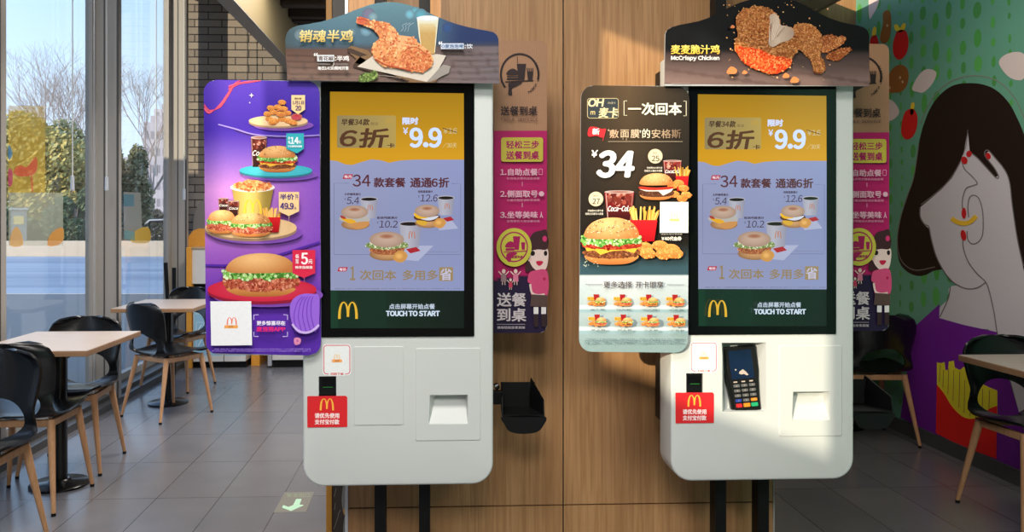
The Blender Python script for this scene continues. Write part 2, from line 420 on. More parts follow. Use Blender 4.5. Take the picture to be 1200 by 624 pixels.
# ------------------------------------------------------------------ kiosks
KY = 2.43
DX = 1.0846
def X1(px, Y=KY): return WY(px, 260, Y).x
def kiosk_body(root, off, pay):
    xl, xr = WY(355,480,KY).x, WY(578,480,KY).x; zb = WY(466,569.5,KY).z; zt = 1.83
    r = 0.062
    o2 = [(xl+r*(1-math.cos(a)), zb+r*(1-math.sin(a))) for a in [math.pi/2*i/8 for i in range(9)]]
    pts = [(xl, zt)] + [(xl+r-r*math.cos(a), zb+r-r*math.sin(a)) for a in [math.pi/2*i/8 for i in range(9)]] \
        + [(xr-r+r*math.sin(a), zb+r-r*math.cos(a)) for a in [math.pi/2*i/8 for i in range(9)]] + [(xr, zt)]
    b = MB(); b.prism([(x+off, KY, z) for x,z in pts], (0,0.127,0), M['white'])
    body = b.build('housing', root)
    bv = body.modifiers.new('b','BEVEL'); bv.width = 0.007; bv.segments = 3; bv.limit_method = 'ANGLE'; bv.angle_limit = math.radians(50)
    freeze(body, False)
    cutters = []
    def world_cut(b, name='cutter'):
        o = b.build(name); cutters.append(o)
    ox = Vector((0,0,0))
    # scanner window
    s0, s1 = WY(373.5,441.5,KY), WY(394,466,KY)
    c = MB(); c.box(s0.x+off-ox.x, s1.x+off-ox.x, KY-0.02-ox.y, KY+0.045-ox.y, s1.z, s0.z, M['black_gloss']); world_cut(c)
    # receipt mouth: deep at its head, sloping out to nothing at its foot
    a, d = WY(502.5,463.5,KY), WY(548.5,496.5,KY)
    def wedge(k):
        w = MB(); x0,x1,z0,z1 = a.x+off-ox.x, d.x+off-ox.x, d.z, a.z; y = KY-ox.y
        vs = [(x0,y-0.01,z0),(x1,y-0.01,z0),(x1,y-0.01,z1),(x0,y-0.01,z1),
              (x0+0.001,y+0.0005,z0),(x1-0.001,y+0.0005,z0),(x1-0.008,y+0.045,z1-0.001),(x0+0.022,y+0.045,z1-0.001)]
        w.add(vs, [(0,1,2,3),(4,7,6,5),(0,4,5,1),(1,5,6,2),(2,6,7,3),(3,7,4,0)], M['white']); return w.build('cutter')
    cutters.append(wedge(0))
    if pay:
        p0, p1 = WY(415,404,KY), WY(472,487,KY)
        w = MB(); x0,x1,z0,z1 = p0.x+off-ox.x, p1.x+off-ox.x, p1.z, p0.z; y = KY-ox.y
        vs = [(x0,y-0.01,z0),(x1,y-0.01,z0),(x1,y-0.01,z1),(x0,y-0.01,z1),(x0+0.028,y+0.035,z0+0.002),(x1-0.012,y+0.035,z0+0.002),(x1-0.016,y+0.06,z1-0.016),(x0+0.03,y+0.06,z1-0.016)]
        w.add(vs, [(0,1,2,3),(4,7,6,5),(0,4,5,1),(1,5,6,2),(2,6,7,3),(3,7,4,0)], M['white']); cutters.append(w.build('cutter'))
    cut(body, cutters)
    # printer door with the same mouth cut through it
    a1, d1 = WY(487,408.5,KY), WY(563,516,KY)
    pl = [(x, z) for x,z in rrect(a1.x, d1.z, d1.x, a1.z, 0.006)]
    b = MB(); b.prism([(x+off, KY-0.0022, z) for x,z in pl], (0,0.004,0), M['white']); door = b.build('printer_door', root)
    cut(door, [wedge(1)])
    bvd = door.modifiers.new('b','BEVEL'); bvd.width = 0.0014; bvd.segments = 2; bvd.limit_method = 'ANGLE'
    if not pay:
        a2, d2 = WY(415,406.5,KY), WY(473,498,KY)
        pl = rrect(a2.x, d2.z, d2.x, a2.z, 0.006); b = MB(); b.prism([(x+off, KY-0.0022, z) for x,z in pl], (0,0.004,0), M['white'])
        c = b.build('blank_cover', root, bevel=0.0014)
    # back box on the posts
    b = MB(); yb = KY+0.127; zz = zb+0.125
    pts = [(xl, 1.80),(xl, zz+0.03),(xl+0.03, zz),(xr-0.03, zz),(xr, zz+0.03),(xr, 1.80)]
    b.prism([(x+off, yb, z) for x,z in pts], (0,0.05,0), M['black_steel']); b.build('back_box', root)
    for px in (445.5, 497.5):
        x = WY(px, 590, 2.61).x+off
        b = MB(); b.box(x-0.0175, x+0.0175, 2.607, 2.662, 0.0, 3.19, M['black_steel']); b.build('post', root)
    b = MB(); xa = WY(437,590,2.61).x+off-0.05; xb = WY(505,590,2.61).x+off+0.05
    b.box(xa, xb, 2.56, 2.70, 0.0, 0.012, M['black_steel']); b.build('foot_plate', root)
def coffee_cup(A, x0,y0,x1,y1, top=2.6, logo=True):
    w = x1-x0
    body = [(x0,y0+top),(x1,y0+top),(x1-w*0.12,y1-1),(x1-w*0.2,y1),(x0+w*0.2,y1),(x0+w*0.12,y1-1)]
    A.fill(body, lambda x,y: mixc((150,150,160),(118,118,135), abs((x-x0)/w-0.35)*1.5), 8, 4)
    A.ball((x0+x1)/2,y0+top,w/2,top,(160,160,168),(150,150,158)); A.ball((x0+x1)/2,y0+top+0.2,w/2-1,top-0.7,(14,8,8),(30,16,10))
    if logo: A.arches(x0+w*0.42,y0+w*0.45,x0+w*0.72,y0+w*0.78,(160,90,50))
def display_art(root):
    A = Art(on_y(KY-0.0045))
    A.fill([(386.8,107.5),(543.5,109.5),(543.8,190),(386.8,190)], lambda x,y: mixc((138,103,12),(178,130,18),(y-107)/80), 6, 8)
    A.fill([(386.8,186),(543.8,187),(543.8,341),(387.4,341)], lambda x,y: mixc(mixc((128,132,160),(120,128,165),(x-387)/157),(96,102,132),max(0,1-abs(y-260)/110)*0.25+((y-187)/154)*0.15), 8, 16)
    wave = [(386.8,184),(386.8,188),(395,189),(405,193),(413,193.5),(424,190),(435,187),(446,188),(456,191),(468,188.5),(485,187.3),(543.8,187.3),(543.8,184)]
    A.poly(wave, (176,128,18))
    A.fill([(387.4,340.5),(543.6,341),(543.6,385),(387.6,385)], lambda x,y: mixc((8,40,24),(3,20,12),(x-387)/130), 8, 4)
    A.poly([(387.5,341),(394,341),(396,385),(387.6,385)], (10,44,28)); A.fill([(396,341),(452,341),(453,385),(398,385)], lambda x,y:(7,34,22),2,2)
    # voucher
    A.fill(rrect(395,135.5,464,173.5,2), lambda x,y: mixc((122,108,72),(150,128,66),(x-395)/69), 8, 4)
    A.text('早餐34款', 400,139.5,433,147, (60,40,28), 0.5, 0.15); A.text('限定', 434.5,143.5,443.5,147, (92,74,50))
    A.text('6折', 399,151,455,173, (72,44,26), 1.8, 0.12); A.text('卡', 454,168,462.5,173.5, (72,44,26), 0.5)
    A.arches(452,139,460,145,(160,128,50))
    A.text('限时', 472,138,490,146, (176,186,214), 1.0)
    A.text('¥', 472.5,150,478,157.5, (172,182,210), 0.6)
    A.text('9.9', 481,150.5,516.8,172.6, (176,190,226), 2.4)
    A.text('¥16', 519.5,150.5,535.5,157, (168,150,110), 0.4); A.line([(518.5,150.5),(535.5,155.5)], 0.8, (60,44,24))
    A.text('/30天', 518.5,167.5,535,173.5, (180,164,116), 0.2, 0.1)
    # headline
    A.poly([(403.5,204.5),(414,204.5),(412,210),(401.8,210)], (150,32,44)); A.text('每月', 403.8,205.6,411.8,209, (200,190,200), 0.2)
    A.text('34', 413.8,205,434.2,218.8, (72,30,36), 0.5); A.text('款套餐', 438.5,208.6,475,219.5, (70,30,36), 0.9)
    A.text('通通6折', 481,208.6,526,219.8, (70,30,36), 0.9)
    g = (86,90,116)
    for P in ([(409,215),(391.8,215),(391.8,298.5),(539.8,298.5),(539.8,215.5),(529,215.5)],): A.line(P, 0.55, g)
    d = (56,40,56)
    for (n1,n2,p,x,y) in (('大杯咖啡满分','¥','5.4',404,226.5),('培根蛋堡满分','¥','12.6',490,223.5),('板烧鸡腿满分','¥','10.2',442,254)):
        A.text(n1, x,y,x+(19 if x<430 else 24 if x<460 else 17),y+2.8, d, 0.25)
        A.text('¥', x,y+5.5,x+1.8,y+8.5, d); A.text(p, x+2.6,y+4.8,x+(17 if p=='5.4' else 23 if p=='12.6' else 24),y+13, d, 0.15, 0.12)
    # small tray papers
    for P in ([(455,303),(490,306),(508,288),(470,288)],[(515,270),(537,268),(529,258),(510,262)]): A.poly(P, (142,146,170))
    coffee_cup(A, 422.5,231,443,256); coffee_cup(A, 512.5,229.5,532.5,252.5); coffee_cup(A, 468,259.5,494,291, 2.9)
    # sandwich one
    def muffin(cx,cy,w,h,kind):
        A.ball(cx+1,cy+h*0.36,w*0.5,h*0.24,(170,128,84),(120,86,56))
        if kind == 1:
            A.poly(spline([(cx-w*.5,cy+h*.02),(cx,cy-h*.06),(cx+w*.46,cy+h*.02),(cx+w*.52,cy+h*.2),(cx+w*.1,cy+h*.34),(cx-w*.46,cy+h*.2)]), (150,146,140))
            A.poly(spline([(cx-w*.46,cy+h*.1),(cx-w*.1,cy+h*.12),(cx+w*.05,cy+h*.26),(cx-w*.2,cy+h*.3)]), (190,140,30)); A.poly(spline([(cx-w*.5,cy-h*.05),(cx-w*.36,cy+h*.0),(cx-w*.3,cy+h*.1),(cx-w*.46,cy+h*.08)]), (140,50,34))
            A.poly(spline([(cx-w*.1,cy+h*.32),(cx+w*.5,cy+h*.22),(cx+w*.4,cy+h*.48),(cx+w*.05,cy+h*.56)]), (168,118,66))
        elif kind == 2:
            A.ball(cx,cy+h*.1,w*.52,h*.2,(96,52,30),(66,34,20)); A.poly(spline([(cx-w*.5,cy-h*.06),(cx,cy+h*.1),(cx+w*.44,cy+h*.02),(cx+w*.3,cy+h*.18),(cx,cy+h*.24),(cx-w*.4,cy+h*.1)]), (176,180,190))
            A.poly(spline([(cx-w*.5,cy-h*.1),(cx-w*.2,cy+h*.02),(cx+w*.02,cy+h*.12),(cx-w*.3,cy+h*.16),(cx-w*.46,cy+h*.06)]), (196,150,24)); A.poly(spline([(cx-w*.4,cy+h*.24),(cx,cy+h*.3),(cx-w*.1,cy+h*.48),(cx-w*.36,cy+h*.4)]), (180,140,40))
        else:
            P = spline([(cx-w*.5,cy-h*.08),(cx,cy-h*.02),(cx+w*.5,cy-h*.1),(cx+w*.56,cy+h*.12),(cx,cy+h*.2),(cx-w*.54,cy+h*.1)]); A.poly(P, (104,118,72)); A.speck(P, 130, 1.0, [(160,168,120),(84,104,52),(196,196,170),(120,132,70)])
            P = spline([(cx-w*.44,cy+h*.14),(cx,cy+h*.2),(cx+w*.46,cy+h*.12),(cx+w*.4,cy+h*.32),(cx,cy+h*.38),(cx-w*.4,cy+h*.3)]); A.poly(P, (132,74,44)); A.speck(P, 70, 0.9, [(156,90,54),(104,56,34),(170,112,70)])
        A.ball(cx,cy-h*.2,w*.48,h*.3,(164,140,124),(138,114,98),hy=-h*.06); A.ball(cx,cy-h*.32,w*.24,h*.1,(132,84,62),(160,134,116))
    muffin(416,254,33,26,1); muffin(500.5,252.5,30,25,2); muffin(453.5,287,42,31,3)
    # hash browns in paper
    for (cx,cy,w) in ((515,261.5,9.5),(469,300.5,11)):
        A.poly(spline([(cx-w*.75,cy+1),(cx-w*.3,cy-w*.55),(cx+w*.5,cy-w*.5),(cx+w*.8,cy),(cx+w*.3,cy+w*.6),(cx-w*.4,cy+w*.55)]), (170,122,62)); A.ball(cx-1,cy-0.5,w*.45,w*.36,(196,150,84),(172,124,64))
    A.poly([(476,292),(488,289.5),(493,294),(481,297)], (140,24,34)); A.poly([(519,256),(528,254),(532,258),(524,260)], (140,24,34))
    A.text('*限5款早餐套餐 以实际情况为准', 502,294.3,537,296.2, (100,104,128))
    # slogan
    A.poly([(398,313),(408.3,313),(406.5,318),(396,318)], (150,36,48)); A.text('每份', 398.5,314,406.3,317.2, (200,190,200), 0.2)
    gold = (122,104,76)
    A.text('1', 411.5,312.5,416.5,328, gold, 1.2); A.text('次回本', 422.5,316.5,464.5,328, gold, 0.7); A.text('多用多', 472,316.5,513,328, gold, 0.7)
    A.rect(514.5,313,530.8,329,(128,110,78)); A.text('省', 516,314.5,529,328, (160,158,178), 0.7)
    A.smudge(393,337,539,339.2,(98,102,126),1,3)
    A.arches(397,353.2,420,373.2,(190,150,40))
    A.text('点击屏幕开始点餐', 456.5,355.8,509.5,361.8, (164,176,190), 0.35)
    A.text('TOUCH TO START', 453,364,515,369.8, (172,186,200), 1.0)
    A.build('display_picture', root, M['glow'])
def make_kiosk(pay):
    off = DX if pay else 0.0
    cx = (WY(355,480,KY).x+WY(578,480,KY).x)/2
    root = empty('ordering_kiosk', (cx+off, 2.62, 0.0))
    kiosk_body(root, off, pay)
    return root
k1 = make_kiosk(False); k2 = make_kiosk(True)
setp(k1, 'white self-ordering touch kiosk with a blank cover plate beside the receipt slot', 'kiosk', 'self-ordering kiosks')
setp(k2, 'white self-ordering touch kiosk holding a card terminal in its front recess', 'kiosk', 'self-ordering kiosks')
def screen(root):
    a, d = WY(466,96.8,KY), WY(466,395,KY); xl = WY(376,245,KY).x; xr = WY(555.8,245,KY).x
    b = MB(); b.prism([(x, KY-0.004, z) for x,z in rrect(xl, d.z, xr, a.z, 0.004)], (0,0.006,0), M['black_glass'])
    t = b.build('touch_screen', root, bevel=0.001)
    display_art(t)
def front_bits(root):
    # scanner behind its window
    s0, s1 = WY(373.5,441.5,KY), WY(394,466,KY)
    b = MB(); b.box(s0.x+0.0005, s1.x-0.0005, KY+0.006, KY+0.044, s1.z+0.0005, s0.z-0.0005, M['black_gloss'])
    b.box(s0.x+0.008, s1.x-0.006, KY+0.001, KY+0.007, (s0.z+s1.z)/2-0.004, s0.z-0.008, M['black_glass'])
    t = b.build('code_scanner', root, bevel=0.001)
    b = MB(); b.box(s0.x+0.012, s1.x-0.01, KY+0.0, KY+0.003, (s0.z+s1.z)/2-0.002, (s0.z+s1.z)/2, mat('green_lens',(40,120,50),0.2)); b.build('green_lens', t)
    # round-cornered card above the scanner
    A = Art(on_y(KY)); A.poly(rrect(378.2,403.5,411.5,440.2,4), (226,228,228)); A.line(rrect(379.6,405,410,438.6,3.4), 1.0, (206,86,104), True)
    A.rect(385,436.6,404.5,441,(226,228,228)); A.arches(391.5,415.5,398.5,421.5,(236,190,110)); A.poly(rrect(389,421.5,401,424.8,1.2), (238,160,90)); A.text('APP', 392.5,422.2,397.8,424.3, (120,70,30))
    A.text('扫码下单', 387.5,437,402.5,440, (216,96,96), 0.2); A.build('code_card', root, M['ink'])
    A = Art(lambda x,y,l: WY(x,y,KY-0.0012)+Vector((0,-l,0)))
    A.poly([(360,465.5),(361,464.6),(405,464.2),(407,466),(407,500.8),(360.2,501.4)], (208,34,40)); A.arches(374.8,467.3,391.4,481.3,(240,178,66))
    A.text('请优先使用', 369,484.5,397.5,490.3, (244,222,222), 0.5); A.text('支付宝付款', 369,491.8,397.5,497.6, (244,222,222), 0.5)
    A.build('red_notice', root, M['ink'])
screen(k1); front_bits(k1)
for ch in list(k1.children):
    if ch.name.split('.')[0] in ('touch_screen','code_scanner','code_card','red_notice'): dup(ch, k2)
# ------------------------------------------------------------------ card terminal
def make_terminal():
    P = lambda x,y,dy=0: WY(x,y,KY+dy)
    c0 = WY(870,482,KY+0.05); root = empty('card_terminal', (c0.x, KY+0.03, c0.z), 'black card payment terminal tilted in the kiosk recess, coloured keys at its foot', 'card terminal')
    S = 1.0/(F/2.5)
    # local frame: x right, z up, leaning left at the head and back
    w, h, th = 0.0360*1.0, 0.196, 0.020
    def body_outline(k=1.0):
        return [(-.046*k,.196),(-.050*k,.188),(-.050*k,.120),(-.046*k,.095),(-.042*k,.05),(-.041*k,.008),(-.036*k,0),(.036*k,0),(.041*k,.008),(.042*k,.05),(.046*k,.095),(.050*k,.120),(.050*k,.188),(.046*k,.196)]
    T = Matrix.Translation((0.002,0,0)) @ Matrix.Diagonal((1.1,1,1.02,1)) @ Matrix.Rotation(math.radians(-5), 4, 'Y') @ Matrix.Rotation(math.radians(-7), 4, 'X')
    def put(b, name, bevel=0.0, parent=None):
        o = b.build(name, parent or root, world=False, bevel=bevel); o.data.transform(T); return o
    b = MB(); b.prism([(x,-0.014,z) for x,z in body_outline()], (0,0.03,0), M['black_gloss']); put(b, 'casing', 0.004)
    b = MB(); b.prism([(x,-0.0185,z) for x,z in [(p[0]*0.82,0.006+p[1]*0.95) for p in body_outline()]], (0,0.006,0), M['black_steel']); put(b, 'face_plate', 0.002)
    b = MB(); b.box(-.032,.032,-0.0205,-0.018,.100,.184, mat('blue_display',(20,38,70),0.12,c2=(12,24,48),scale=20)); sc = put(b, 'display', 0.001)
    b = MB(); wh = mat('pale_icon',(196,180,168),0.5)
    def art(x,z): return (x,-0.0211,z)
    b.add([art(-.008,.122),art(.002,.128),art(.010,.120),art(.016,.110),art(.010,.109),art(.004,.114),art(-.004,.113),art(-.010,.116)], [tuple(range(8))], wh)
    b.add([art(-.020,.126),art(-.016,.126),art(-.016,.130),art(-.020,.130)], [(0,1,2,3)], wh); put(b, 'payment_icon', parent=sc)
    for i in range(3):
        b = MB(); b.box(-.028+i*.022,-.018+i*.022,-0.0205,-0.018,.0905,.094, wh); put(b, 'brand_mark')
    cols = {(3,0):(30,60,150),(3,2):(240,140,30),(4,0):(200,30,40),(4,1):(240,140,30),(4,2):(30,170,110)}
    for r in range(5):
        for c in range(3):
            m = M['key'] if (r,c) not in cols else mat('key_colour', cols[(r,c)], 0.4)
            hx = .0085 if (r<4 or c==0) else .0092; hz = .0042 if r < 4 else .0056
            x = -.021+c*.0215; z = .081-r*.0143; b = MB(); b.prism([(x+px,-0.0215,z+pz) for px,pz in rrect(-hx,-hz,hx,hz,0.002,3)], (0,0.004,0), m)
            k = put(b, 'key', 0.0008)
            if r < 4:
                t = '1234567890'[r*3+c] if r < 3 else ('*' if c==0 else '0' if c==1 else '#')
                vs, fs = glyphs(t); q = MB(); q.add([(x-.002+u*.004,-0.0218,z+.0025-v*.005) for u,v in vs], fs, wh); put(q, 'lettering', parent=k)
    b = MB(); b.box(-.0535,-.0495,-0.004,0.006,.150,.166, wh); put(b, 'side_button')
    return root
M['key'] = mat('grey_key', (96,96,96), 0.45)
make_terminal()
# ------------------------------------------------------------------ black trays at the kiosk side
def make_tray(off):
    Y = 2.50
    root = empty('receipt_tray', (WY(607,500,Y).x+off, Y, WY(607,508,Y).z))
    def at(x,y,d=0.0): v = WY(x,y,Y); return (v.x+off, Y+d, v.z)
    b = MB(); b.prism([at(*p) for p in spline([(590,488),(637.5,488),(636.5,500),(630,506.5),(620,508.8),(607,508.8),(597,506),(592,499)],4)], (0,0.006,0), M['black_steel']); b.build('front_lip', root, bevel=0.002)
    b = MB(); b.prism([at(590,489,0.0),at(637.5,489,0),at(637.5,486.5,0),at(590,486.5,0)], (0,0.11,0.0), M['black_steel']); b.build('shelf', root)
    # side wing with a triangular opening, standing back at an angle
    b = MB(); o = [at(637,488,0),at(637,470,0.01),at(627,452,0.12),at(624,470,0.12),at(624,488,0.12)]
    b.prism(o, (0.003,0,0), M['black_steel']); b.build('side_wing', root)
    b = MB(); b.prism([at(590,456.5,0.11),at(632,456.5,0.11),at(632,488,0.11),at(590,488,0.11)], (0,0.004,0), M['black_steel']); b.build('back_plate', root)
    b = MB(); b.prism([at(588,488,0),at(588,466,0.01),at(590,457,0.11),at(590,488,0.11)], (0.004,0,0), M['black_steel']); b.build('side_wing', root)
    b = MB(); b.prism([at(577,462.5,0.04),at(592,462.5,0.04),at(592,478,0.04),at(577,478,0.04)], (0,0.03,0), M['black_steel']); b.build('bracket', root, bevel=0.002)
    b = MB(); b.cyl(at(581,458,0.045), at(586,455,0.045), 0.012, 0.009, M['black_gloss'], 16); b.build('knob', root, bevel=0.002)
    return root
t1 = make_tray(0); setp(t1, 'black metal tray in front of oak panelling, on the side of the blank-cover kiosk', 'tray', 'kiosk side trays')
t2 = dup(t1, None, t1.location+Vector((DX,0,0))); setp(t2, 'black metal tray bracketed to the card-terminal kiosk, in front of a black chair', 'tray', 'kiosk side trays')
# ------------------------------------------------------------------ header signs
HY = 2.395
def board(name, pts, Y, label, cat, group=None, th=0.008, edge=None, rim=None):
    ymax = max(p[1] for p in pts); xs = [p[0] for p in pts]
    c = WY((min(xs)+max(xs))/2, ymax, Y); root = empty(name, (c.x, Y+th/2, c.z), label, cat, group)
    b = MB(); b.prism([WY(x,y,Y) for x,y in pts], (0,th,0), edge or M['edge_plastic']); b.build('backing_board', root, bevel=0.0008)
    return root
M['edge_plastic'] = mat('clear_edge_plastic', (190,194,196), 0.25)
def header_one():
    out = [(336.7,94),(334.6,60),(334.5,45),(335.8,39),(340,34),(348,30.3),(364,27.7),(376,25.6),(388.5,22),(402,17.5),(415.5,12),(433.5,5.6),(443,3.4),(451.5,2.5),(460,2.4),(469.5,3.6),(478,5.6),(487.5,8.6),(499,13.5),(510,18.4),(523.5,24.2),(535,28.2),(546,31.2),(560,34.3),(573,36.4),(578.5,38),(582.5,41.5),(584.2,46),(585,98)]
    r = board('header_sign', out, HY, 'arched header sign picturing a roast chicken and a frothy drink', 'sign', 'header signs above the kiosks')
    A = Art(on_y(HY))
    def bg(x,y):
        t = (y-3)/55; c = mixc((92,130,142),(70,98,116),t)
        if x > 500: c = mixc(c,(30,48,92),min(1,(x-500)/40))
        if x < 360: c = mixc(c,(66,80,84),(360-x)/30)
        w = 58 - (x-335)*0.02
        if y > w: c = mixc((96,70,60),(132,108,96),(y-w)/38); c = mixc(c,(110,100,106),max(0,(x-430)/160)); c = mixc(c, (84,70,68), 0.5 if math.sin(x*0.9+y*2.1)>0.93 else 0)
        elif y > w-6: c = mixc(c,(70,66,70),(y-w+6)/9)
        return c
    A.fill(out, bg, 60, 34)
    for (x,y,rr,c) in ((352,41,7,(116,136,140)),(432,17,8,(120,110,140)),(437,20,6,(126,160,172)),(429,36,7,(116,160,180)),(487,15,7,(96,170,190)),(493,18,8,(84,156,176)),(480,17,6,(110,176,196)),(524,33,6,(40,76,130)),(412,38,5,(106,138,150)),(372,40,6,(96,120,130))):
        A.ball(x,y,rr,rr,c,mixc(c,(86,106,120) if x<500 else (52,66,100),0.8),18)
    A.build('printed_backdrop', r, M['inkgloss'])
    A = Art(on_y(HY), 0.004)
    for (y,x0,x1) in ((64,336,420),(71,336,405),(78,337,410),(86,337,480),(92,337,584),(70,530,584),(77,525,584),(84,515,584),(63,520,584)):
        A.line([(x0,y),((x0+x1)/2,y+0.8),(x1,y-0.3)], 0.5, (92,72,66))
    # chopping board and paper
    A.poly([(407,57.5),(412,54),(431,59.5),(437,66),(520,84),(510,97),(480,97),(414,76.5),(418,69.5),(411,64)], (128,98,68))
    A.poly([(407,57.5),(407.5,61.5),(422,67),(414,76.5),(414,79),(478,97),(480,95),(416,74),(424,66.5),(431,65),(411,57)], (70,52,42))
    A.poly([(437,66),(419,78.5),(497,95.8),(500,96.5),(512,85),(523,65.5),(500,62)], (206,196,182)); A.poly([(519,76),(528,78),(526,86),(512,93),(505,96),(500,96.5)], (150,142,134))
    A.line([(437,88),(460,90),(470,92)],0.5,(170,160,148))
    A.build('serving_board_picture', r, M['inkgloss'])
    A = Art(on_y(HY), 0.007)
    glass = [(488.5,21),(514,21),(511.5,45),(509.5,64),(495,64),(491,45)]
    A.fill(glass, lambda x,y: (mixc((216,208,170),(186,150,90),min(1,max(0,(y-24)/16))) if 491<x<510.5 else (206,204,180)), 10, 14)
    A.ball(501.2,22.5,12.8,3.3,(226,230,238),(196,204,214)); A.fill([(488.5,21.5),(514,21.5),(513,30),(506,28.5),(498,28.8),(490,28.5)], lambda x,y: mixc((220,224,230),(206,198,160),(y-21)/9), 6,4); A.ball(501.2,21.8,12.4,2.9,(236,240,246),(206,212,222))
    A.line([(490,23),(492,45),(495,64)],0.7,(226,226,214)); A.line([(513,23),(511,45),(509.5,62)],0.8,(222,220,200))
    A.build('drink_picture', r, M['inkgloss'])
    A = Art(on_y(HY), 0.010)
    def chick(x,y):
        t = (x-420)/90; c = mixc((196,96,60),(226,160,98),min(1,max(0,(y-20)/40))); c = mixc(c,(214,132,84),max(0,min(1,(y-60)/20)))
        if x > 455 and y < 60: c = mixc(c,(236,196,150),0.5)
        return c
    body = spline([(418,23),(421,20.3),(427,21),(432,24.5),(444,25),(455,28),(463,35),(468,43),(473,48),(481,46),(484,43.8),(488,49),(497,56),(505,64),(507.5,73),(503,81),(494,85.5),(482,84.5),(468,81),(452,79.5),(441,72),(437,64),(436,57),(440,50),(445,46),(442,40),(437,35),(430,32),(424,29.5),(419,28)],5)
    A.fill(body, chick, 26, 30)
    A.speck(body, 700, 1.5, [(222,150,92),(206,116,70),(232,172,112),(214,128,80),(190,90,56),(238,190,134)])
    A.speck(spline([(482,56),(500,62),(506,74),(500,82),(486,83),(472,72),(474,62)]), 260, 1.2, [(196,96,56),(214,120,70),(226,150,96)])
    A.line(spline([(474,62),(478,58),(486,56),(494,60),(500,66)],4,False), 1.0, (176,86,50)); A.line(spline([(440,70),(452,77),(466,80),(482,84)],4,False), 1.4, (170,70,40))
    A.ball(423.5,26,5.2,3.8,(196,92,64),(214,110,76),rot=20); A.line([(419.5,24),(425,23.4),(432,26)], 1.0, (160,52,36))
    for k in range(3): A.line(spline([(470+k*4,38),(473+k*3,34),(472+k*4,31),(477+k*4,28)],4,False), 0.4, (170,184,190))
    hb = spline([(421,92),(427,86.5),(434,86),(440,83.5),(443,88),(440,94),(430,97),(422,96.5)]); A.poly(hb,(96,116,58)); A.speck(hb, 90, 1.0, [(120,146,70),(72,96,40),(150,170,96),(60,80,34)])
    A.build('roast_chicken_picture', r, M['inkgloss'])
    A = Art(on_y(HY), 0.014)
    A.text('销魂半鸡', 352,36.5,414,50.5, lambda x,y: mixc((244,226,160),(206,172,84),(y-36)/14), 0.7, 0.12)
    A.poly(rrect(372.5,65.5,392.5,73.3,0.8),(214,216,220)); A.text('青花椒', 374,67,391.5,72.4, (110,90,84), 0.3); A.text(':半鸡', 393.5,66.6,409.5,72.8, (226,222,218), 0.6)
    A.text('“', 369,63.5,373,66.8, (230,226,222), 0.8)
    A.line([(373,76.3),(388,76.3)],0.4,(200,196,190)); A.line([(394,76.3),(409,76.3)],0.4,(200,196,190)); A.line([(392.5,74.5),(391.5,77.8),(390,79)],0.6,(220,216,210))
    A.text('每日14:30限时开售', 373.5,79,409,83.2, (226,222,218), 0.5)
    A.poly(rrect(516.6,52.2,543.3,58.8,0.5),(200,210,226)); A.text('0度泡泡啤', 517.6,53.4,542.6,57.9, (70,96,140), 0.3); A.text(':饮', 544.5,53,553.5,58.4, (214,218,226), 0.4); A.text('“', 514.3,50.3,518,53.6, (226,228,232), 0.8)
    A.build('lettering', r, M['inkgloss'])
